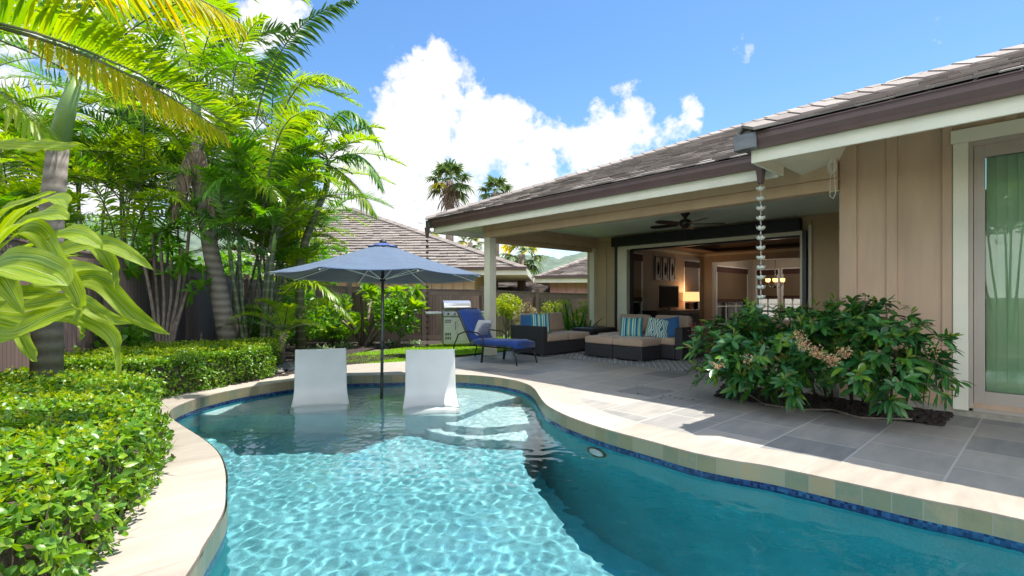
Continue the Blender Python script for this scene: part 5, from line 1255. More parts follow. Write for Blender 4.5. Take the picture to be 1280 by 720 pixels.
# ------------------------------------------------------------------ planting
def bez(P0, P1, P2, t): t = t[:,None]; return (1-t)**2*P0+2*t*(1-t)*P1+t*t*P2, unit(2*(1-t)*(P1-P0)+2*t*(P2-P1))
def frond(nb, P0, P1, P2, n=34, Lm=.42, wd=.028, vee=.52, droop=.34, petiole=.14, mi=0, segs=3, rad=.012, ang=(72,28), hang=0.0):
    P0, P1, P2 = (np.array(q, float) for q in (P0, P1, P2))
    t = np.linspace(petiole, 1, n); t = np.clip(t+rng.uniform(-.3,.3,n)/n, 0, 1); c, tan = bez(P0, P1, P2, t)
    side = unit(np.cross(tan, np.array([0,0,1.0]))); up = np.cross(side, tan)
    u = (t-petiole)/(1-petiole); ln = Lm*np.clip(np.interp(u, [0,.12,.4,.75,1], [.55,.85,1,.72,.28]), .1, 1)
    a = np.radians(np.interp(u, [0,1], ang))[:,None]
    for s in (-1, 1):
        d = tan*np.cos(a)+side*s*np.sin(a)+up*(vee+rng.normal(0,.10,(n,1)))+rng.normal(0,.05,(n,3))
        if hang: d[:,2] -= hang
        straps(nb, c, d, np.cross(d, up+side*.3*s)*1.0, ln*rng.uniform(.88,1.08,n), wd*rng.uniform(.85,1.1,n), np.clip(rng.normal(droop,.12,n),0,1), segs, mi=mi)
    # rachis as three thin ribbons
    m_ = 9; tt = np.linspace(0, 1, m_); c, tan = bez(P0, P1, P2, tt); side = unit(np.cross(tan, np.array([0,0,1.0]))); up = np.cross(side, tan)
    r = rad*(1-.8*tt)[:,None]; ring = np.stack([c+side*r, c+up*r, c-side*r, c-up*r], 1); idx = np.arange(m_*4).reshape(m_,4)
    F = np.concatenate([np.stack([idx[:-1,k], idx[:-1,(k+1)%4], idx[1:,(k+1)%4], idx[1:,k]], -1) for k in range(4)])
    nb.add(ring.reshape(-1,3), F, None, 1)
def place_child(o, root): o.parent = root; o.matrix_parent_inverse = Matrix.Translation(-Vector(root.location)); return o
def crown(root, top, n, L_, lm, elev=(5,75), mats=None, az=None, wd=.04, nleaf=40, droop=.28, seed=0, start=.08, hangs=0, dark=.0, bend=1.0):
    """n fronds from a stem top, each its own part"""
    mats = mats or [M['lf_areca'], M['lf_lime']]
    a0 = rng.uniform(0, 2*pi)
    for i in range(n):
        a = a0+i*2.4+rng.normal()*.2 if az is None else math.radians(rng.uniform(*az))
        e = radians(elev[0]+(elev[1]-elev[0])*((i+.5)/n)**.9+rng.normal()*5); l = L_*rng.uniform(.82,1.12)
        h = np.array([cos(a), sin(a), 0]); z = np.array([0,0,1.0]); p0 = np.array(top)+h*.03
        p1 = p0+(h*cos(e)+z*sin(e))*l*.62; p2 = p0+h*l*(cos(e)*.75+.34*bend)+z*l*(sin(e)*.88-.34*bend)
        nb = NB(); frond(nb, p0, p1, p2, nleaf, lm, wd, droop=droop)
        mt = mats[int(rng.integers(len(mats)))]
        o = nb.build('frond', [mt, M['stem']], smooth=True); place_child(o, root)
def stem_path(b, t, lean=0, k=6): 
    b = Vector(b); t = Vector(t); out = []
    for i in range(k+1):
        s = i/k; p = b.lerp(t, s); out.append(p+Vector((RX,RY,0))*(lean*sin(pi*s)))
    return out
def tube_part(name, pts, r, mt, root, seg=10):
    q = MB(); q.tube(pts, r, seg); o = q.build(name, mt, smooth=True); return place_child(o, root)
G3 = 'slender clumping palms along the fence'
def areca(px, D, ztop, L_, label, stems=5, fr=6, lm=.40, mats=None, spread=.35, zb=-.03, rad=.030, group=G3, elev=(18,84), nleaf=46, wd=.036):
    b = B(px, D, zb); root = thing('areca_palm', label, 'palm tree', b, group)
    for i in range(stems):
        a = rng.uniform(0, 2*pi); r0 = rng.uniform(.05,.20); r1 = r0+rng.uniform(.25,.75)*spread*2
        p0 = b+Vector((cos(a)*r0, sin(a)*r0, 0)); p1 = Vector((b.x+cos(a)*r1, b.y+sin(a)*r1, ztop*rng.uniform(.72,1.08)))
        pts = stem_path(p0, p1, rng.normal()*.06); tube_part('stem', pts, [rad*(1.1-.35*k/6) for k in range(7)], M['stem'], root, 8)
        cs = p1-pts[-2]; cs.normalize(); tube_part('crownshaft', [p1, p1+cs*.35], [rad*.9, rad*.5], M['crownshaft'], root, 8)
        crown(root, p1+cs*.33, fr, L_, lm, elev, mats, wd=wd, nleaf=nleaf)
    return root
A, Lm_, Y_, Dk = M['lf_areca'], M['lf_lime'], M['lf_yellow'], M['lf_dark']
# tall dense screen behind
areca(-30, 8.2, 4.2, 2.4, 'dense tall palm clump at the far left edge behind the broad leaves', 4, 6, .5, [A, Lm_, A, Lm_])
pass
areca(115, 10.6, 3.1, 2.3, 'palm clump with thin grey stems just right of the thick trunk', 4, 7, .46, [A, Lm_, A, Lm_])
areca(165, 11.5, 4.6, 2.5, 'tall palm clump rising behind the yellowing frond tip', 4, 6, .5, [A, Lm_, A, Lm_])
areca(205, 10.2, 3.0, 2.1, 'mid height palm clump beside the leaning trunk', 5, 7, .45, [A, Lm_, Dk])
pass
areca(318, 8.9, 2.45, 1.9, 'palm clump with green ringed canes at the right end of the back hedge', 6, 6, .42, [Lm_, A, A], spread=.22, rad=.040)
areca(345, 11.2, 3.5, 2.2, 'bright palm clump with arching fronds against the clouds', 5, 7, .46, [Lm_, A, Lm_])
areca(372, 12.8, 2.8, 1.9, 'rightmost tall palm clump before the neighbouring roof', 4, 6, .42, [Lm_, A])
areca(290, 10.8, 2.6, 2.0, 'low bright palm clump filling behind the green canes', 4, 7, .42, [Lm_, A])
pass
pass
for (px, D, zt, L_, st, lab) in ((10,7.6,1.6,1.7,4,'low palm clump at the fence by the left edge'),
   (335,9.9,1.7,1.6,4,'low bright palm clump behind the ringed green canes'),(60,9.2,2.9,2.2,5,'mid height bright palm clump right of the crownshaft'),(300,9.6,3.9,2.2,4,'bright palm clump topping the clouds edge')):
    areca(px, D, zt, L_, lab, st, 7, .42, [Lm_, A, Lm_], rad=.024)
# thick ringed palm at left
b = B(58, 5.0, -.02); r = thing('tall_palm', 'thick palm with ringed grey trunk and smooth green crownshaft', 'palm tree', b)
p1 = P(73, 181, 5.0); p2 = P(98, 92, 5.05)
tube_part('trunk', [b, P(60,330,5.0), P(66,250,5.0), p1], [.135,.11,.095,.085], M['trunk'], r, 16)
tube_part('crownshaft', [p1, P(84,135,5.0), p2], [.088,.075,.04], M['crownshaft'], r, 16)
crown(r, p2, 7, 2.4, .6, (25,80), [Lm_, A, Lm_], wd=.045, nleaf=46)
def hero(root, a, m_, c, n=60, lm=.45, wd=.036, mt=None, **k):
    nb = NB(); frond(nb, a, m_, c, n, lm, wd, mi=0, rad=.018, **k); o = nb.build('frond', [mt or Lm_, M['stem']], smooth=True); place_child(o, root)
# overhanging palm whose trunk is outside the picture
b = B(-190, 3.4, -.02); r = thing('overhanging_palm', 'palm leaning in from the left, its huge yellowing frond crossing the picture top', 'palm tree', b)
tp = P(-200, 10, 3.5); tube_part('trunk', [b, P(-195,200,3.45), tp], [.13,.11,.09], M['trunk'], r, 14)
hero(r, tp, P(40,-5,3.5), P(290,158,3.75), 110, .50, .034, M['lf_lime'], vee=1.1, droop=.15, hang=.0, ang=(58,30))
hero(r, P(-60,-60,3.2), P(150,-70,3.4), P(300,28,3.7), 70, .42, .026, M['lf_yellow'], vee=-.1, droop=.2, hang=.45, ang=(60,35))
hero(r, P(-60,20,3.6), P(140,60,3.62), P(283,168,3.74), 84, .36, .022, M['lf_yellow'], vee=-.35, droop=.12, hang=.45, petiole=.25, ang=(46,28))
hero(r, tp, P(-40,60,3.3), P(60,170,3.2), 50, .42, .036, M['lf_lime'], vee=.1, droop=.5)
hero(r, tp, P(-80,-160,3.8), P(130,-120,4.2), 50, .45, .036, M['lf_lime'], vee=.2, droop=.5)
# leaning palm
b = B(291, 8.7, -.02); r = thing('leaning_palm', 'palm with leaning dark ringed trunk rising behind the back hedge', 'palm tree', b)
tp = P(246, 165, 8.7)
tube_part('trunk', [b, P(276,375,8.7), P(262,305,8.7), P(251,240,8.7), tp], [.165,.15,.125,.10,.085], M['trunk'], r, 16)
tube_part('crownshaft', [tp, P(244,110,8.7)], [.09,.06], M['crownshaft'], r, 12)
crown(r, P(244,108,8.7), 13, 2.5, .55, (-5,80), [A, Lm_, Dk], wd=.04, nleaf=48)
for a_, m_, c_ in (((244,110,8.7),(205,60,8.3),(150,150,8.0)), ((246,250,8.7),(275,285,8.3),(335,315,8.1))): hero(r, P(*a_), P(*m_), P(*c_), 40, .38, .034, Dk, vee=.1, droop=.6)
# dry skirt on that palm
nb = NB(); k = 26; base = np.array([P(238+rng.uniform(-8,8), 225+rng.uniform(-15,15), 8.75) for _ in range(k)]); straps(nb, base, rnd_dirs(k,-1.2), rnd_dirs(k), rng.uniform(.4,.8,k), rng.uniform(.03,.06,k), np.full(k,.3), 4)
place_child(nb.build('dead_leaves', M['lf_brown']), r)
for a_, m_, c_ in (((243,175,8.7),(225,200,8.4),(215,270,8.3)), ((250,180,8.7),(262,200,8.6),(268,262,8.5))): hero(r, P(*a_), P(*m_), P(*c_), 34, .36, .028, M['lf_brown'], vee=-.1, droop=.8, hang=.6)
# curved palm right
b = B(376, 9.9, -.02); r = thing('curved_palm', 'slim palm with curved green ringed trunk before the neighbouring roof', 'palm tree', b)
tp = P(408, 235, 9.9); tube_part('trunk', [b, P(374,335,9.9), P(382,300,9.9), P(394,268,9.9), tp], [.095,.085,.075,.065,.06], M['stem'], r, 12)
tube_part('crownshaft', [tp, P(411,200,9.9)], [.06,.04], M['crownshaft'], r, 10)
crown(r, P(411,198,9.9), 8, 1.3, .36, (5,75), [Lm_, A], nleaf=34)
for a_, m_, c_, mt in (((400,190,9.9),(430,85,9.9),(482,195,9.8),A), ((345,175,9.4),(370,55,9.3),(446,112,9.2),Lm_), ((410,205,9.9),(455,170,9.8),(478,235,9.6),A), ((405,205,9.9),(440,215,9.5),(470,268,9.4),Lm_),
                       ((320,150,7.5),(345,20,7.2),(440,0,7.0),Dk), ((405,200,9.9),(370,160,9.6),(335,215,9.3),Lm_), ((300,230,9.0),(330,205,8.4),(352,250,8.2),Lm_), ((340,200,9.2),(380,110,9.0),(415,150,9.0),Lm_)):
    hero(r, P(*a_), P(*m_), P(*c_), 60, .42, .040, mt, vee=.1, droop=.45, hang=.25)
for a_, m_, c_, mt in (((150,330,8.8),(130,190,8.4),(60,230,8.0),Lm_), ((160,330,8.8),(185,200,8.4),(235,260,8.0),Lm_), ((225,320,9.2),(215,150,8.8),(150,190,8.4),Lm_), ((330,260,8.6),(300,120,8.2),(240,170,7.8),Lm_),
        ((330,260,8.6),(345,110,8.2),(400,150,7.9),Lm_), ((320,270,8.6),(285,190,8.0),(255,245,7.6),A), ((100,330,8.0),(70,215,7.6),(5,250,7.2),A), ((345,300,9.0),(375,180,8.6),(425,235,8.4),Lm_), ((180,340,8.8),(200,240,8.4),(262,300,8.0),A),
        ((300,240,8.8),(270,60,8.4),(330,20,8.0),Lm_), ((180,200,8.8),(175,60,8.4),(215,30,8.0),A), ((230,230,8.8),(290,90,8.4),(335,140,8.0),Lm_), ((60,300,8.0),(40,170,7.6),(100,180,7.2),Lm_), ((345,380,8.9),(380,330,8.7),(420,372,8.5),Lm_)):
    hero(r, P(*a_), P(*m_), P(*c_), 58, .48, .034, mt, vee=.3, droop=.35, hang=.1)
# small palm above the frame top
# pygmy palm by the coping
b = B(352, 8.9, -.02); r = thing('pygmy_palm', 'small palm with brown fibrous trunk beside the pool coping', 'palm tree', b)
tube_part('trunk', [b, B(352,8.9,.35), B(355,8.9,.60)], [.06,.055,.07], M['bark'], r, 10)
crown(r, B(355,8.9,.60), 12, 1.0, .24, (0,75), [Lm_, Lm_, A], wd=.022, nleaf=34)
hero(r, P(372,400,8.9), P(400,345,8.8), P(440,400,8.6), 36, .26, .022, Lm_, vee=.1, droop=.5)
# multi stem frangipani-like small tree against the left fence
def leafcloud(nb, centers, radii, n, L_, W_, up=.3, out=.8, fold=.25, mi=0, flat=1.0):
    centers = np.asarray(centers, float); radii = np.asarray(radii, float); k = rng.integers(len(centers), size=n)
    d = rnd_dirs(n); d[:,2] *= flat; rr = radii[k]*rng.uniform(.45,1.0,n)**.5; pos = centers[k]+d*rr[:,None]
    dd = unit(d*out+rnd_dirs(n)*.7+np.array([0,0,up])); nn_ = unit(d*.6+rnd_dirs(n)*.5+np.array([0,0,1.0]))
    leaves(nb, pos, dd, nn_, rng.uniform(.7,1.15,n)*L_, rng.uniform(.8,1.1,n)*W_, fold, mi)
def whorls(nb, tips, dirs, per, L_, W_, droop=.3, segs=4, fold=.35, mi=0, spread=.9):
    tips = np.repeat(np.asarray(tips,float), per, 0); dirs = np.repeat(unit(np.asarray(dirs,float)), per, 0); n = len(tips)
    a = rnd_dirs(n); a = unit(a-dirs*np.sum(a*dirs,1,keepdims=True)); d = unit(dirs*rng.uniform(.15,.9,(n,1))+a*spread)
    tips = tips-dirs*rng.uniform(0,.06,(n,1))
    straps(nb, tips, d, np.cross(d, dirs), L_*rng.uniform(.7,1.1,n), W_*rng.uniform(.8,1.1,n), np.clip(rng.normal(droop,.1,n),0,1), segs, fold, prof=([0,.15,.5,.8,1],[.12,.6,1,.75,.05]), mi=mi)
b = B(205, 8.3, -.02); r = thing('small_tree', 'multi stemmed small tree with thin grey stems and rosette leaves at the fence', 'tree', b)
tips = []
for (x0, x1, x2, y2, dz) in ((200,188,180,330,0),(203,205,200,300,.1),(206,222,228,310,0),(208,232,240,350,.1),(201,196,190,290,.2),(207,228,238,270,.15),(204,214,214,325,.1)):
    pts = [B(x0,8.3,-.02), P((x0+x1)/2,410,8.3), P(x1,370,8.3+dz), P(x2,y2,8.3+dz)]
    tube_part('stem', catmull([p for p in pts], 4, closed=False), .026, M['bark'], r, 7); tips.append(pts[-1])
nb = NB(); T_ = [t_+Vector(d_)*.22 for t_ in tips for d_ in rnd_dirs(6)]; whorls(nb, T_, [tuple(x) for x in rnd_dirs(len(T_), .8)], 11, .26, .05)
place_child(nb.build('foliage', M['lf_tree']), r)
# frangipani bush beyond the umbrella
b = B(456, 12.7, -.02); r = thing('plumeria_bush', 'wide light green plumeria bush behind the blue umbrella pole', 'bush', b)
tips = []; dirs = []
for i in range(9):
    x = 410+i*13.5; y = 372+rng.uniform(-8,34); d_ = 12.6+rng.uniform(-.5,.8); e = P(x, y, d_); m_ = b.lerp(e, .5)+Vector((0,0,.1))
    tube_part('branch', [b+Vector((rng.uniform(-.1,.1),0,0)), m_, e], [.05,.035,.022], M['twig'] if i % 2 else M['bark'], r, 7)
    for k in range(4): tips.append(e+Vector(tuple(rnd_dirs(1,.2)[0]))*.28); dirs.append(tuple(rnd_dirs(1,.9)[0]))
nb = NB(); whorls(nb, tips, dirs, 15, .38, .095, .25); place_child(nb.build('foliage', M['lf_plum']), r)
# leafy tree behind the curved palm
def bushtree(name, label, px, D, ztop, rad, nleaf, L_, W_, mt, trunk_r=.06, stems=4, zc0=.45, cat='tree', group=None, up=.3, clumps=18, flat=.9):
    b = B(px, D, -.02); r = thing(name, label, cat, b, group); cs = []
    for i in range(clumps):
        d = rnd_dirs(1)[0]; rr = rad*rng.uniform(.35,.85); zc = ztop*(1+zc0)/2; c = np.array([b.x, b.y, zc])+d*np.array([rr, rr, (ztop-ztop*zc0)/2*.85]); cs.append(c)
    for i in range(stems): c = cs[i]; tube_part('stem', [b+Vector((rng.uniform(-.08,.08),rng.uniform(-.08,.08),0)), b.lerp(Vector(c),.5)+Vector((0,0,.1)), Vector(c)], [trunk_r, trunk_r*.7, trunk_r*.3], M['bark'], r, 7)
    nb = NB(); leafcloud(nb, cs, [rad*.34]*clumps, nleaf, L_, W_, up, flat=flat); place_child(nb.build('foliage', mt), r); return r
bushtree('leafy_tree', 'bright green leafy tree growing between the curved palm and grey roof', 392, 15.2, 3.0, 1.0, 2600, .16, .07, M['lf_tree'])
bushtree('leafy_tree', 'bright green leafy tree behind the green palm canes', 300, 15.0, 2.7, 1.2, 2400, .16, .07, M['lf_tree'])
bushtree('leafy_tree', 'dark leafy tree beyond the fence behind the grey palm stems', 150, 15.0, 3.2, 2.0, 3600, .2, .08, M['lf_areca'])
pass
# clipped shrubs by the back fence, right of the post
bushtree('topiary_shrub', 'yellow green ball topped shrub on bare stems right of the post', 634, 13.6, 1.24, .42, 1500, .075, .04, M['lf_yg'], .022, 6, .56, 'shrub')
bushtree('variegated_shrub', 'pinkish cream variegated shrub between two yellow green shrubs', 659, 13.2, 1.02, .36, 1300, .09, .035, M['lf_pinkish'], .02, 4, .1, 'shrub')
bushtree('yellow_shrub', 'yellow green shrub behind the spiky plant', 693, 13.9, 1.1, .50, 1500, .08, .04, M['lf_yg'], .02, 4, .25, 'shrub')
bushtree('yellow_shrub', 'yellow green shrub against the khaki house wall', 737, 13.5, 1.12, .42, 1300, .08, .04, M['lf_yg'], .02, 4, .2, 'shrub')
bushtree('green_shrub', 'mid green shrub low at the fence behind the chaise', 600, 13.4, .75, .35, 700, .09, .045, M['lf_tree'], .02, 3, .1, 'shrub')
def strapplant(name, label, px, D, n, L_, W_, mt, up=.9, droop=.7, z=0, group=None, cat='plant', rad=.12, segs=6, stemh=0):
    b = B(px, D, -.02); r = thing(name, label, cat, b, group); nb = NB(); ba = np.array(b)+rnd_dirs(n)*np.array([rad,rad,.02])+np.array([0,0,stemh]); d = rnd_dirs(n, up); d[:,2] = np.abs(d[:,2])+.15
    straps(nb, ba, d, np.cross(d, np.array([0,0,1.0])+rng.normal(0,.1,(n,3))), L_*rng.uniform(.6,1.1,n), W_*rng.uniform(.8,1.1,n), np.clip(rng.normal(droop,.2,n),0,1.4), segs, .3)
    place_child(nb.build('leaves', mt), r)
    if stemh: tube_part('stem', [b, b+Vector((0,0,stemh+.05))], [.05,.04], M['bark'], r, 8)
    return r
strapplant('spiky_plant', 'tall spiky deep green plant behind the corner sofa', 713, 13.0, 110, 1.65, .06, M['lf_spiky'], 1.2, .45, rad=.3)
strapplant('spiky_plant', 'second spiky green plant touching the khaki wall', 734, 12.8, 60, 1.3, .055, M['lf_spiky'], .9, .6, rad=.2)
strapplant('iris_clump', 'pale striped strappy clump just right of the post', 622, 12.4, 90, .62, .022, M['lf_strap'], 1.3, .5, rad=.2)
strapplant('iris_clump', 'pale striped strappy clump behind the chaise pillow', 640, 12.6, 60, .6, .022, M['lf_strap'], 1.3, .5, rad=.2)
for i, (px, D, lab) in enumerate(((402,11.6,'strappy striped lily clump left of the umbrella pole'),(428,12.4,'strappy lily clump behind the left lounger top'),(458,13.0,'strappy striped lily clump right behind the umbrella pole'),(490,13.0,'strappy lily clump under the plumeria bush, right part'),(516,13.1,'small strappy lily clump near the second rain chain'),(385,10.6,'strappy lily clump beside the small pygmy palm'))):
    strapplant('lily_clump', lab, px, D, 70, .62, .030, M['lf_strap'], .9, .9, rad=.16, group='strappy lily clumps along the back bed')
for i, (px, D, lab) in enumerate(((250,8.6,'upright variegated plant against the fence left of the leaning trunk'),(300,9.6,'small leafy plant right of the leaning trunk base'),(215,8.9,'small dark plant at the fence foot under the multi stemmed tree'))):
    strapplant('fence_plant', lab, px, D, 60, .5, .035, M['lf_strap'], 1.2, .6, rad=.12, stemh=.15)
for (px, D, zt, lab) in ((150,7.6,.95,'low broad leaved bush at the fence behind the drooping striped leaves'),(95,7.2,.85,'low broad leaved bush near the fence at left'),(178,8.4,.9,'low green bush at the foot of the fence beside grey stems'),(20,6.3,.75,'low bush at the bottom of the fence by the left edge')):
    bushtree('low_bush', lab, px, D, zt, .38, 260, .12, .075, M['lf_tree'], .012, 4, .1, 'bush', clumps=10)
for (px, D, zt, rd, lab) in ((372,11.6,1.3,.7,'round green bush behind the pygmy palm'),(415,13.2,1.25,.7,'leafy bush against the fence left of the umbrella'),(330,10.6,1.0,.5,'small bright bush at the corner of the fence'),(495,12.8,1.2,.6,'leafy bush behind the plumeria at the fence')):
    bushtree('green_bush', lab, px, D, zt, rd, 1300, .13, .06, M['lf_tree'], .02, 3, .15, 'bush', clumps=12)
# hedges
def hedge(name, label, poly, h, n_top, n_side, L_, W_, bump=.05, side_edges=None, over=.05):
    c = sum((Vector(p) for p in poly), Vector())/len(poly); r = thing(name, label, 'hedge', (c.x, c.y, 0))
    inn = offset_poly(poly, -.07); q = MB(); q.prism(inn, -.02, h-.09); place_child(q.build('dark_core', M['twig']), r)  # solid dark core added inside the leaves to block light
    nb = NB()
    def bumpz(p): return bump*(np.sin(p[:,0]*5.1+1)*np.sin(p[:,1]*4.3)+.6*np.sin(p[:,0]*13)*np.sin(p[:,1]*11+2))
    p = sample_poly(poly, n_top); z = h-rng.uniform(0,1,n_top)**2*.10+bumpz(p); pos = np.c_[p, z]
    d = unit(rnd_dirs(n_top)*np.array([1,1,.5])+np.array([0,0,.35])); nr_ = unit(rnd_dirs(n_top)*.45+np.array([0,0,1]))
    leaves_round(nb, pos, d, nr_, (rng.uniform(.5,1.35,n_top))*L_, rng.uniform(.8,1.2,n_top)*W_)
    P_ = []; Nn = []; per = [(Vector(poly[(i+1)%len(poly)])-Vector(poly[i])).length for i in range(len(poly))]; tot = sum(per); sg = 1 if poly_area(poly) > 0 else -1
    for i, l in enumerate(per):
        a = np.array(poly[i]); b_ = np.array(poly[(i+1)%len(poly)]); k = int(n_side*l/tot); s = rng.uniform(0,1,(k,1)); q_ = a+(b_-a)*s; t_ = (b_-a)/max(l,1e-6); no = np.array([t_[1]*sg, -t_[0]*sg, 0])
        zz = rng.uniform(0,1,k)*h; q_ = q_+no*(rng.uniform(-.12,.03,(k,1))+.045*np.sin(np.c_[s]*l*7+zz[:,None]*8)+over*np.sin(pi*zz/h)[:,None]); q_[:,2] = zz; P_.append(q_); Nn.append(np.tile(no,(k,1)))
    P_ = np.concatenate(P_); Nn = np.concatenate(Nn); k = len(P_)
    leaves_round(nb, P_, unit(rnd_dirs(k)+Nn*.3+np.array([0,0,.2])), unit(Nn+rnd_dirs(k)*.6+np.array([0,0,.3])), rng.uniform(.5,1.25,k)*L_, rng.uniform(.7,1.2,k)*W_)
    place_child(nb.build('foliage', M['lf_hedge'], smooth=True), r)
    # young pale shoots, dry leaves and bare twigs poking through
    nb = NB(); k = n_top//14; p = sample_poly(poly, k); z = h+rng.uniform(.0,.05,k)+bumpz(p); tp_ = np.repeat(np.c_[p, z], 4, 0); leaves(nb, tp_, unit(rnd_dirs(4*k)*.7+np.array([0,0,.8])), rnd_dirs(4*k,.6), L_*.6, W_*.55, .3); place_child(nb.build('young_shoots', M['lf_yg'], smooth=False), r)
    nb = NB(); k = n_top//40; sel_ = rng.integers(len(P_), size=k); leaves(nb, P_[sel_]+rnd_dirs(k)*.02, rnd_dirs(k), rnd_dirs(k), L_*.8, W_*.8, .4); place_child(nb.build('dry_leaves', M['lf_brown'], smooth=False), r)
    nb = NB(); k = n_side//10; sel_ = rng.integers(len(P_), size=k); straps(nb, P_[sel_]-np.array([0,0,.03]), rnd_dirs(k,.7), rnd_dirs(k), rng.uniform(.06,.16,k), np.full(k,.005), np.zeros(k), 2); place_child(nb.build('twigs', M['twig'], smooth=False), r); return r
near_poly = [W(-1.5,.3), G(40,800), G(92,723), G(146,662), G(170,626), G(186,598), G(190,572), G(188,552), W(-3.50,4.85), W(-3.9,5.2), W(-5.2,5.3), W(-5.0,3.0), W(-4.2,.3)]
near_poly = [Vector((p.x,p.y,0)) for p in near_poly]
hedge('near_hedge', 'large glossy green hedge filling the lower left corner beside the coping', near_poly, .43, 24000, 12500, .052, .032, .03)
back_poly = [G(176,504), G(249,489.5), G(325,474.5), G(337,471), W(-4.15,8.9), W(-5.3,8.2), W(-5.9,6.6), W(-5.3,5.75)]
back_poly = [Vector((p.x,p.y,0)) for p in back_poly]
hedge('back_hedge', 'clipped box shaped hedge curving along the far side of the pool coping', back_poly, .46, 17000, 13000, .046, .026, .02, over=.02)
# foreground broad striped leaves (ti plant)
b = B(-120, 1.75, 0); r = thing('ti_plant', 'large yellow green striped leaves reaching in at the left edge', 'plant', b)
tube_part('stem', [b, b+Vector((0,0,.7)), P(-60,370,1.75)], [.03,.028,.02], M['bark'], r, 10)
def tileaf(p, wpx, D0, segs=16, ww=.10, roll=0.0, fold=.35, name='leaf'):
    """p: three to four pixel points with depths"""
    pts = catmull([P(*q) for q in p], 6, closed=False); m_ = len(pts); V = []; U = []; F = []
    for i, c in enumerate(pts):
        d = (pts[min(i+1,m_-1)]-pts[max(i-1,0)]).normalized(); s = i/(m_-1)
        up = Vector((0,0,1)); sd = d.cross(up)
        if sd.length < .2: sd = Vector((RX,RY,0))
        sd.normalize(); sd = (Matrix.Rotation(roll[0]+(roll[1]-roll[0])*s if isinstance(roll, tuple) else roll, 3, d) @ sd); nr_ = sd.cross(d)
        w = ww*float(np.interp(s, [0,.08,.25,.5,.75,.92,1], [.25,.5,.85,1,.8,.32,.02]))/2
        for k in range(7):
            t_ = -1+k/3; V.append(c+sd*w*t_ + nr_*(w*fold*(abs(t_)-.5) + .006*sin(s*22+k)*abs(t_))); U.append(((t_+1)/2, s))
    for i in range(m_-1):
        for k in range(6): F.append((i*7+k, i*7+k+1, (i+1)*7+k+1, (i+1)*7+k))
    o = npmesh(name, [tuple(v) for v in V], F, M['ti'], None, True, np.array(U)); place_child(o, r)
K = 1.7
TL = [  # points (px,py,D), width m, roll
 ([(-60,370,K),(20,272,K-.1),(70,248,K-.1),(84,262,K-.2)], .085, .5),
 ([(-60,372,K),(10,290,K-.2),(60,268,K-.3),(86,275,K-.3)], .10, .7),
 ([(-60,372,K),(30,310,K-.15),(90,292,K-.2),(128,312,K-.2)], .11, .6),
 ([(-60,372,K),(0,330,K-.35),(60,340,K-.45),(85,358,K-.45)], .12, .9),
 ([(-60,372,K),(40,325,K),(130,305,K),(192,338,K)], .085, .9),
 ([(-60,372,K),(50,330,K+.1),(110,300,K+.1),(140,330,K+.05),(143,362,K+.05)], .085, (.6,1.6)),
 ([(-60,372,K),(10,300,K-.1),(42,285,K-.2),(70,320,K-.25),(98,375,K-.25),(90,402,K-.25)], .085, (.5,2.0)),
 ([(-60,372,K),(60,360,K+.1),(120,350,K+.1),(170,395,K+.1),(212,418,K+.1)], .085, (.8,1.5)),
 ([(-60,375,K),(20,385,K-.1),(90,375,K-.1),(130,395,K-.1),(165,405,K-.1)], .07, (.8,1.2)),
 ([(-60,378,K),(20,400,K-.1),(90,392,K-.1),(140,420,K-.1),(146,475,K-.1)], .075, (.7,1.6)),
 ([(-60,378,K),(0,420,K-.2),(60,398,K-.2),(100,385,K-.2),(110,378,K-.2)], .09, .8),
 ([(-60,378,K),(-10,400,K+.1),(20,410,K+.1),(38,440,K+.1),(46,452,K+.1)], .06, (.8,1.4)),
 ([(-60,365,K),(-20,300,K),(10,260,K),(70,240,K)], .08, .7),
 ([(-60,365,K),(-30,330,K-.2),(0,345,K-.3),(30,392,K-.3)], .10, (.9,1.6)),
 ([(-60,372,K+.1),(30,345,K+.2),(100,335,K+.2),(150,350,K+.2)], .08, .8),
 ([(-60,372,K+.1),(10,370,K+.0),(60,372,K+.0),(100,400,K+.0),(100,425,K)], .07, (.6,1.5)),
]
for p, w, ro in TL: tileaf(p, 0, 0, ww=w*.84, roll=ro)
tileaf([(-40,176,1.2),(20,181,1.2),(60,182,1.2),(104,181,1.2)], 0, 0, ww=.035, roll=1.25, fold=.1)
# planter shrub
b = Vector((sum(p.x for p in BED)/len(BED), sum(p.y for p in BED)/len(BED), .01)); r = thing('broadleaf_shrub', 'large dark glossy broadleaf shrub in the patio planting bed', 'shrub', b)
tips = []; dirs = []
cs = []
for (px, py, D, rad) in ((1088,425,4.75,.32),(1120,440,4.55,.32),(1150,462,4.6,.24),(1050,428,5.0,.34),(1010,432,5.3,.34),(965,425,5.5,.36),(925,430,5.7,.36),(893,432,5.9,.26),(900,455,5.6,.24),(950,458,5.3,.28),(1010,462,5.0,.28),(1065,462,4.7,.28),(1110,478,4.5,.2),(1000,405,5.6,.25),(940,402,6.0,.25),(1060,402,5.2,.22),(1095,404,4.9,.20),(1030,410,5.4,.25),(985,478,5.0,.16),(930,472,5.4,.18)):
    c = P(px, py, D); cs.append((c, rad))
for (c, rad) in cs:
    bx_ = Vector((max(c.x*.5+b.x*.5, b.x-.05)+rng.uniform(0,.15), c.y*.75+b.y*.25, .0)); tube_part('branch', [bx_, bx_.lerp(c,.5)+Vector((0,0,.05)), c], [.014,.010,.006], M['twig'], r, 6)
    for _ in range(int(32*rad/.3)):
        d = rnd_dirs(1, .15)[0]; t_ = Vector(tuple(d))*rad*rng.uniform(.45,1.18); tips.append(tuple(c+t_)); dirs.append(tuple(d*.8+np.array([0,0,.7])))
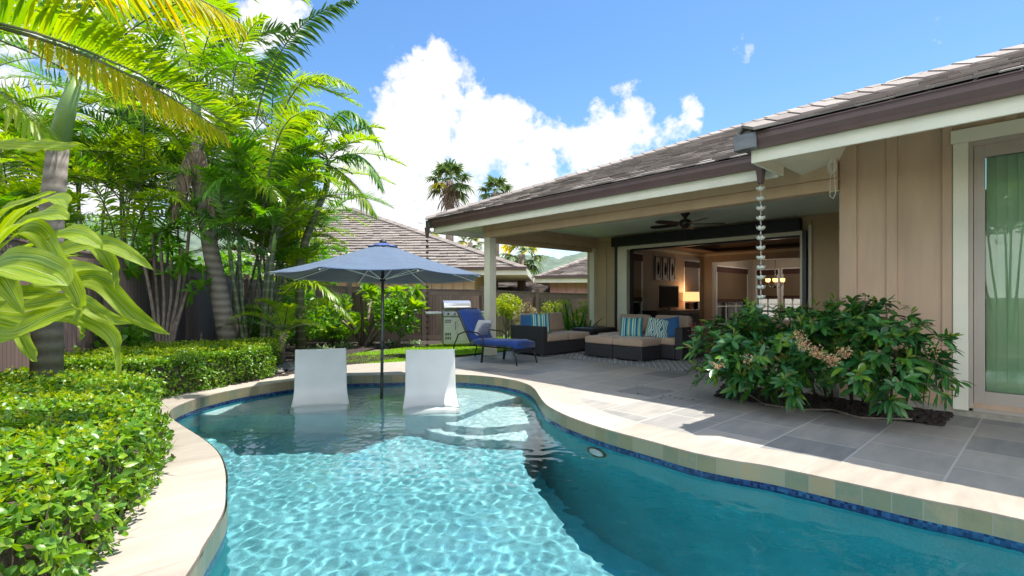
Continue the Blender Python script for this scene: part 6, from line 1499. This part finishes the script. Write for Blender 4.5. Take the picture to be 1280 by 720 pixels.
nb = NB(); whorls(nb, tips, dirs, 8, .165, .052, .30, segs=4, fold=.3); place_child(nb.build('foliage', M['lf_bush'], smooth=True), r)
sel = [i for i in range(len(tips)) if rng.uniform() < .3]
nb = NB(); whorls(nb, [np.array(tips[i])+np.array(dirs[i])*.05 for i in sel], [dirs[i] for i in sel], 5, .10, .028, .1, segs=3, fold=.3, spread=.5); place_child(nb.build('young_leaves', M['lf_bushnew'], smooth=True), r)
# long arching shoots on the right
q = MB(); tt = []; dd = []
for (a, m_, c) in (((1130,440,4.4),(1175,455,4.2),(1200,478,4.1)), ((1110,420,4.5),(1150,405,4.3),(1182,428,4.2)), ((1070,410,4.9),(1080,385,4.8),(1082,368,4.8)), ((1110,415,4.6),(1108,385,4.6),(1106,378,4.6)), ((930,400,5.9),(928,392,5.9),(926,388,5.9)), ((1130,470,4.4),(1170,485,4.2),(1188,500,4.15)), ((880,420,6.0),(868,430,5.9),(856,434,5.9))):
    A_, B_, C_ = P(*a), P(*m_), P(*c); q.tube([A_, B_, C_], [.007,.005,.003], 5)
    for s in (.35,.6,.8,1.0): pt = A_.lerp(C_, s); tt.append(tuple(pt)); dd.append(tuple((C_-B_).normalized()))
[place_child(o_, r) for o_ in q.build_each('branch', M['twig'])]
nb = NB(); whorls(nb, tt, dd, 4, .15, .034, .35, segs=4, fold=.3); place_child(nb.build('shoot_leaves', M['lf_bush'], smooth=True), r)
# blossoms
for (px, py, D, k) in ((1005,432,4.72,70),(1022,440,4.62,90),(1040,450,4.52,90),(1055,440,4.5,60),(1000,420,4.8,40),(935,448,5.05,30),(898,455,5.2,25),(1170,440,4.05,18)):
    nb = NB(); c = P(px, py, D); d = rnd_dirs(k); pos = np.array(c)+d*np.array([.075,.075,.06])*rng.uniform(.4,1,(k,1)); leaves(nb, pos, rnd_dirs(k,.3), rnd_dirs(k), .016, .013, .3); leaves(nb, pos+rnd_dirs(k)*.008, rnd_dirs(k,.3), rnd_dirs(k), .016, .013, .3)
    straps(nb, np.tile(np.array(c)-np.array([0,0,.06]),(k//3,1)), pos[:k//3]-np.array(c)+np.array([0,0,.06]), rnd_dirs(k//3), np.full(k//3,.12), np.full(k//3,.004), np.zeros(k//3), 1); place_child(nb.build('blossom', M['flower']), r)
nb = NB(); k = 60; base = np.array([P(rng.uniform(860,885), rng.uniform(405,430), 6.1) for _ in range(k)]); leaves(nb, base, rnd_dirs(k,.4), rnd_dirs(k), .06, .02); place_child(nb.build('red_leaves', M['redleaf']), r)
# far fan palms
def fanpalm(px, py, D, label, rad, n=16, skirt=True, trunk=True, mt=None, group='far fan palms'):
    top = P(px, py, D); b = Vector((top.x, top.y, -.1)); r = thing('fan_palm', label, 'palm tree', b, group)
    tube_part('trunk', [b, top], [rad*.16, rad*.12], M['bark'], r, 8)
    for i in range(n):
        a = i*2.4; e = radians(-35+115*(i+.5)/n); h = Vector((cos(a)*cos(e), sin(a)*cos(e), sin(e))); c = top+h*rad*.5+Vector((0,0,-.05*rad))
        k = 22; side = np.array(h.cross(Vector((0,0,1))).normalized()); up = np.array(h); nr_ = np.cross(side, up)
        ang = np.linspace(-2.0, 2.0, k); d = up[None]*np.cos(ang)[:,None]+side[None]*np.sin(ang)[:,None]
        nb = NB(); straps(nb, np.tile(np.array(c),(k,1)), d, np.cross(d, nr_[None]+0*d), np.full(k, rad*.5)*np.interp(np.abs(ang),[0,2],[1.1,.75]), np.full(k, rad*.075), rng.uniform(.2,.7,k), 3)
        m_ = 2; pts = np.array([top, c]); sdv = side*rad*.012; V = np.array([pts[0]-sdv, pts[0]+sdv, pts[1]+sdv, pts[1]-sdv]); nb.add(V, np.array([[0,1,2,3]]))
        place_child(nb.build('frond', mt or (M['lf_fan'] if rng.uniform() > .12 else M['lf_yellow'])), r)
    if skirt:
        k = 320; base = np.array(top)+np.c_[rng.normal(0,rad*.12,(k,2)), -rng.uniform(0,rad*.75,k)]; nb = NB(); straps(nb, base, unit(np.c_[rng.normal(0,.5,(k,2)), -np.ones(k)]), rnd_dirs(k), rng.uniform(.25,.55,k)*rad, np.full(k, rad*.035), rng.uniform(0,.4,k), 2); place_child(nb.build('dead_skirt', M['lf_brown']), r)
    return r
fanpalm(562, 226, 40, 'far fan palm with long brown skirt, left of the two above the eave', 2.3, 22)
fanpalm(620, 240, 48, 'far fan palm just above the patio eave, right of the skirted one', 2.2, 20)
fanpalm(588, 303, 44, 'far fan palm crown seen below the patio eave corner', 1.6, 14, skirt=False)
fanpalm(540, 300, 44, 'far yellowing fan palm left of the eave corner', 1.3, 12, skirt=False)
fanpalm(652, 318, 26, 'broad fan palm with drooping leaves seen under the patio roof', 1.6, 16, skirt=False)
# dry debris on the paving near the shrub
nb = NB(); lumps([G(800,482), G(850,488), G(890,500), G(840,505), G(770,490)], 26, .004, .011, .010)
o = nb.build('leaf_debris', M['twig'], smooth=False); tag(o, 'small dry leaf bits scattered on the paving left of the shrub', 'debris', kind='stuff')

# garden that lies beside the camera: seen mirrored in the bedroom window and the water
for (r_, D_, lab) in ((-4.3,-2.8,'tall palm clump mirrored in the window glass, nearest its frame'),(-4.9,-1.6,'palm clump mirrored in the middle of the window glass'),(-3.8,-4.3,'palm clump mirrored toward the picture edge of the glass'),(-7.2,2.2,'palm clump by the fence left of the picture edge')):
    q_ = W(r_, D_); px_ = 640+630*r_/D_ if D_ > .1 else None
    _B = B; B = lambda px, D, z=0.0, _q=q_: Vector((_q.x,_q.y,z)); areca(0, 0, 2.8, 2.3, lab, 5, 6, .5, [A, Lm_, Dk], group='palms mirrored in the window'); B = _B
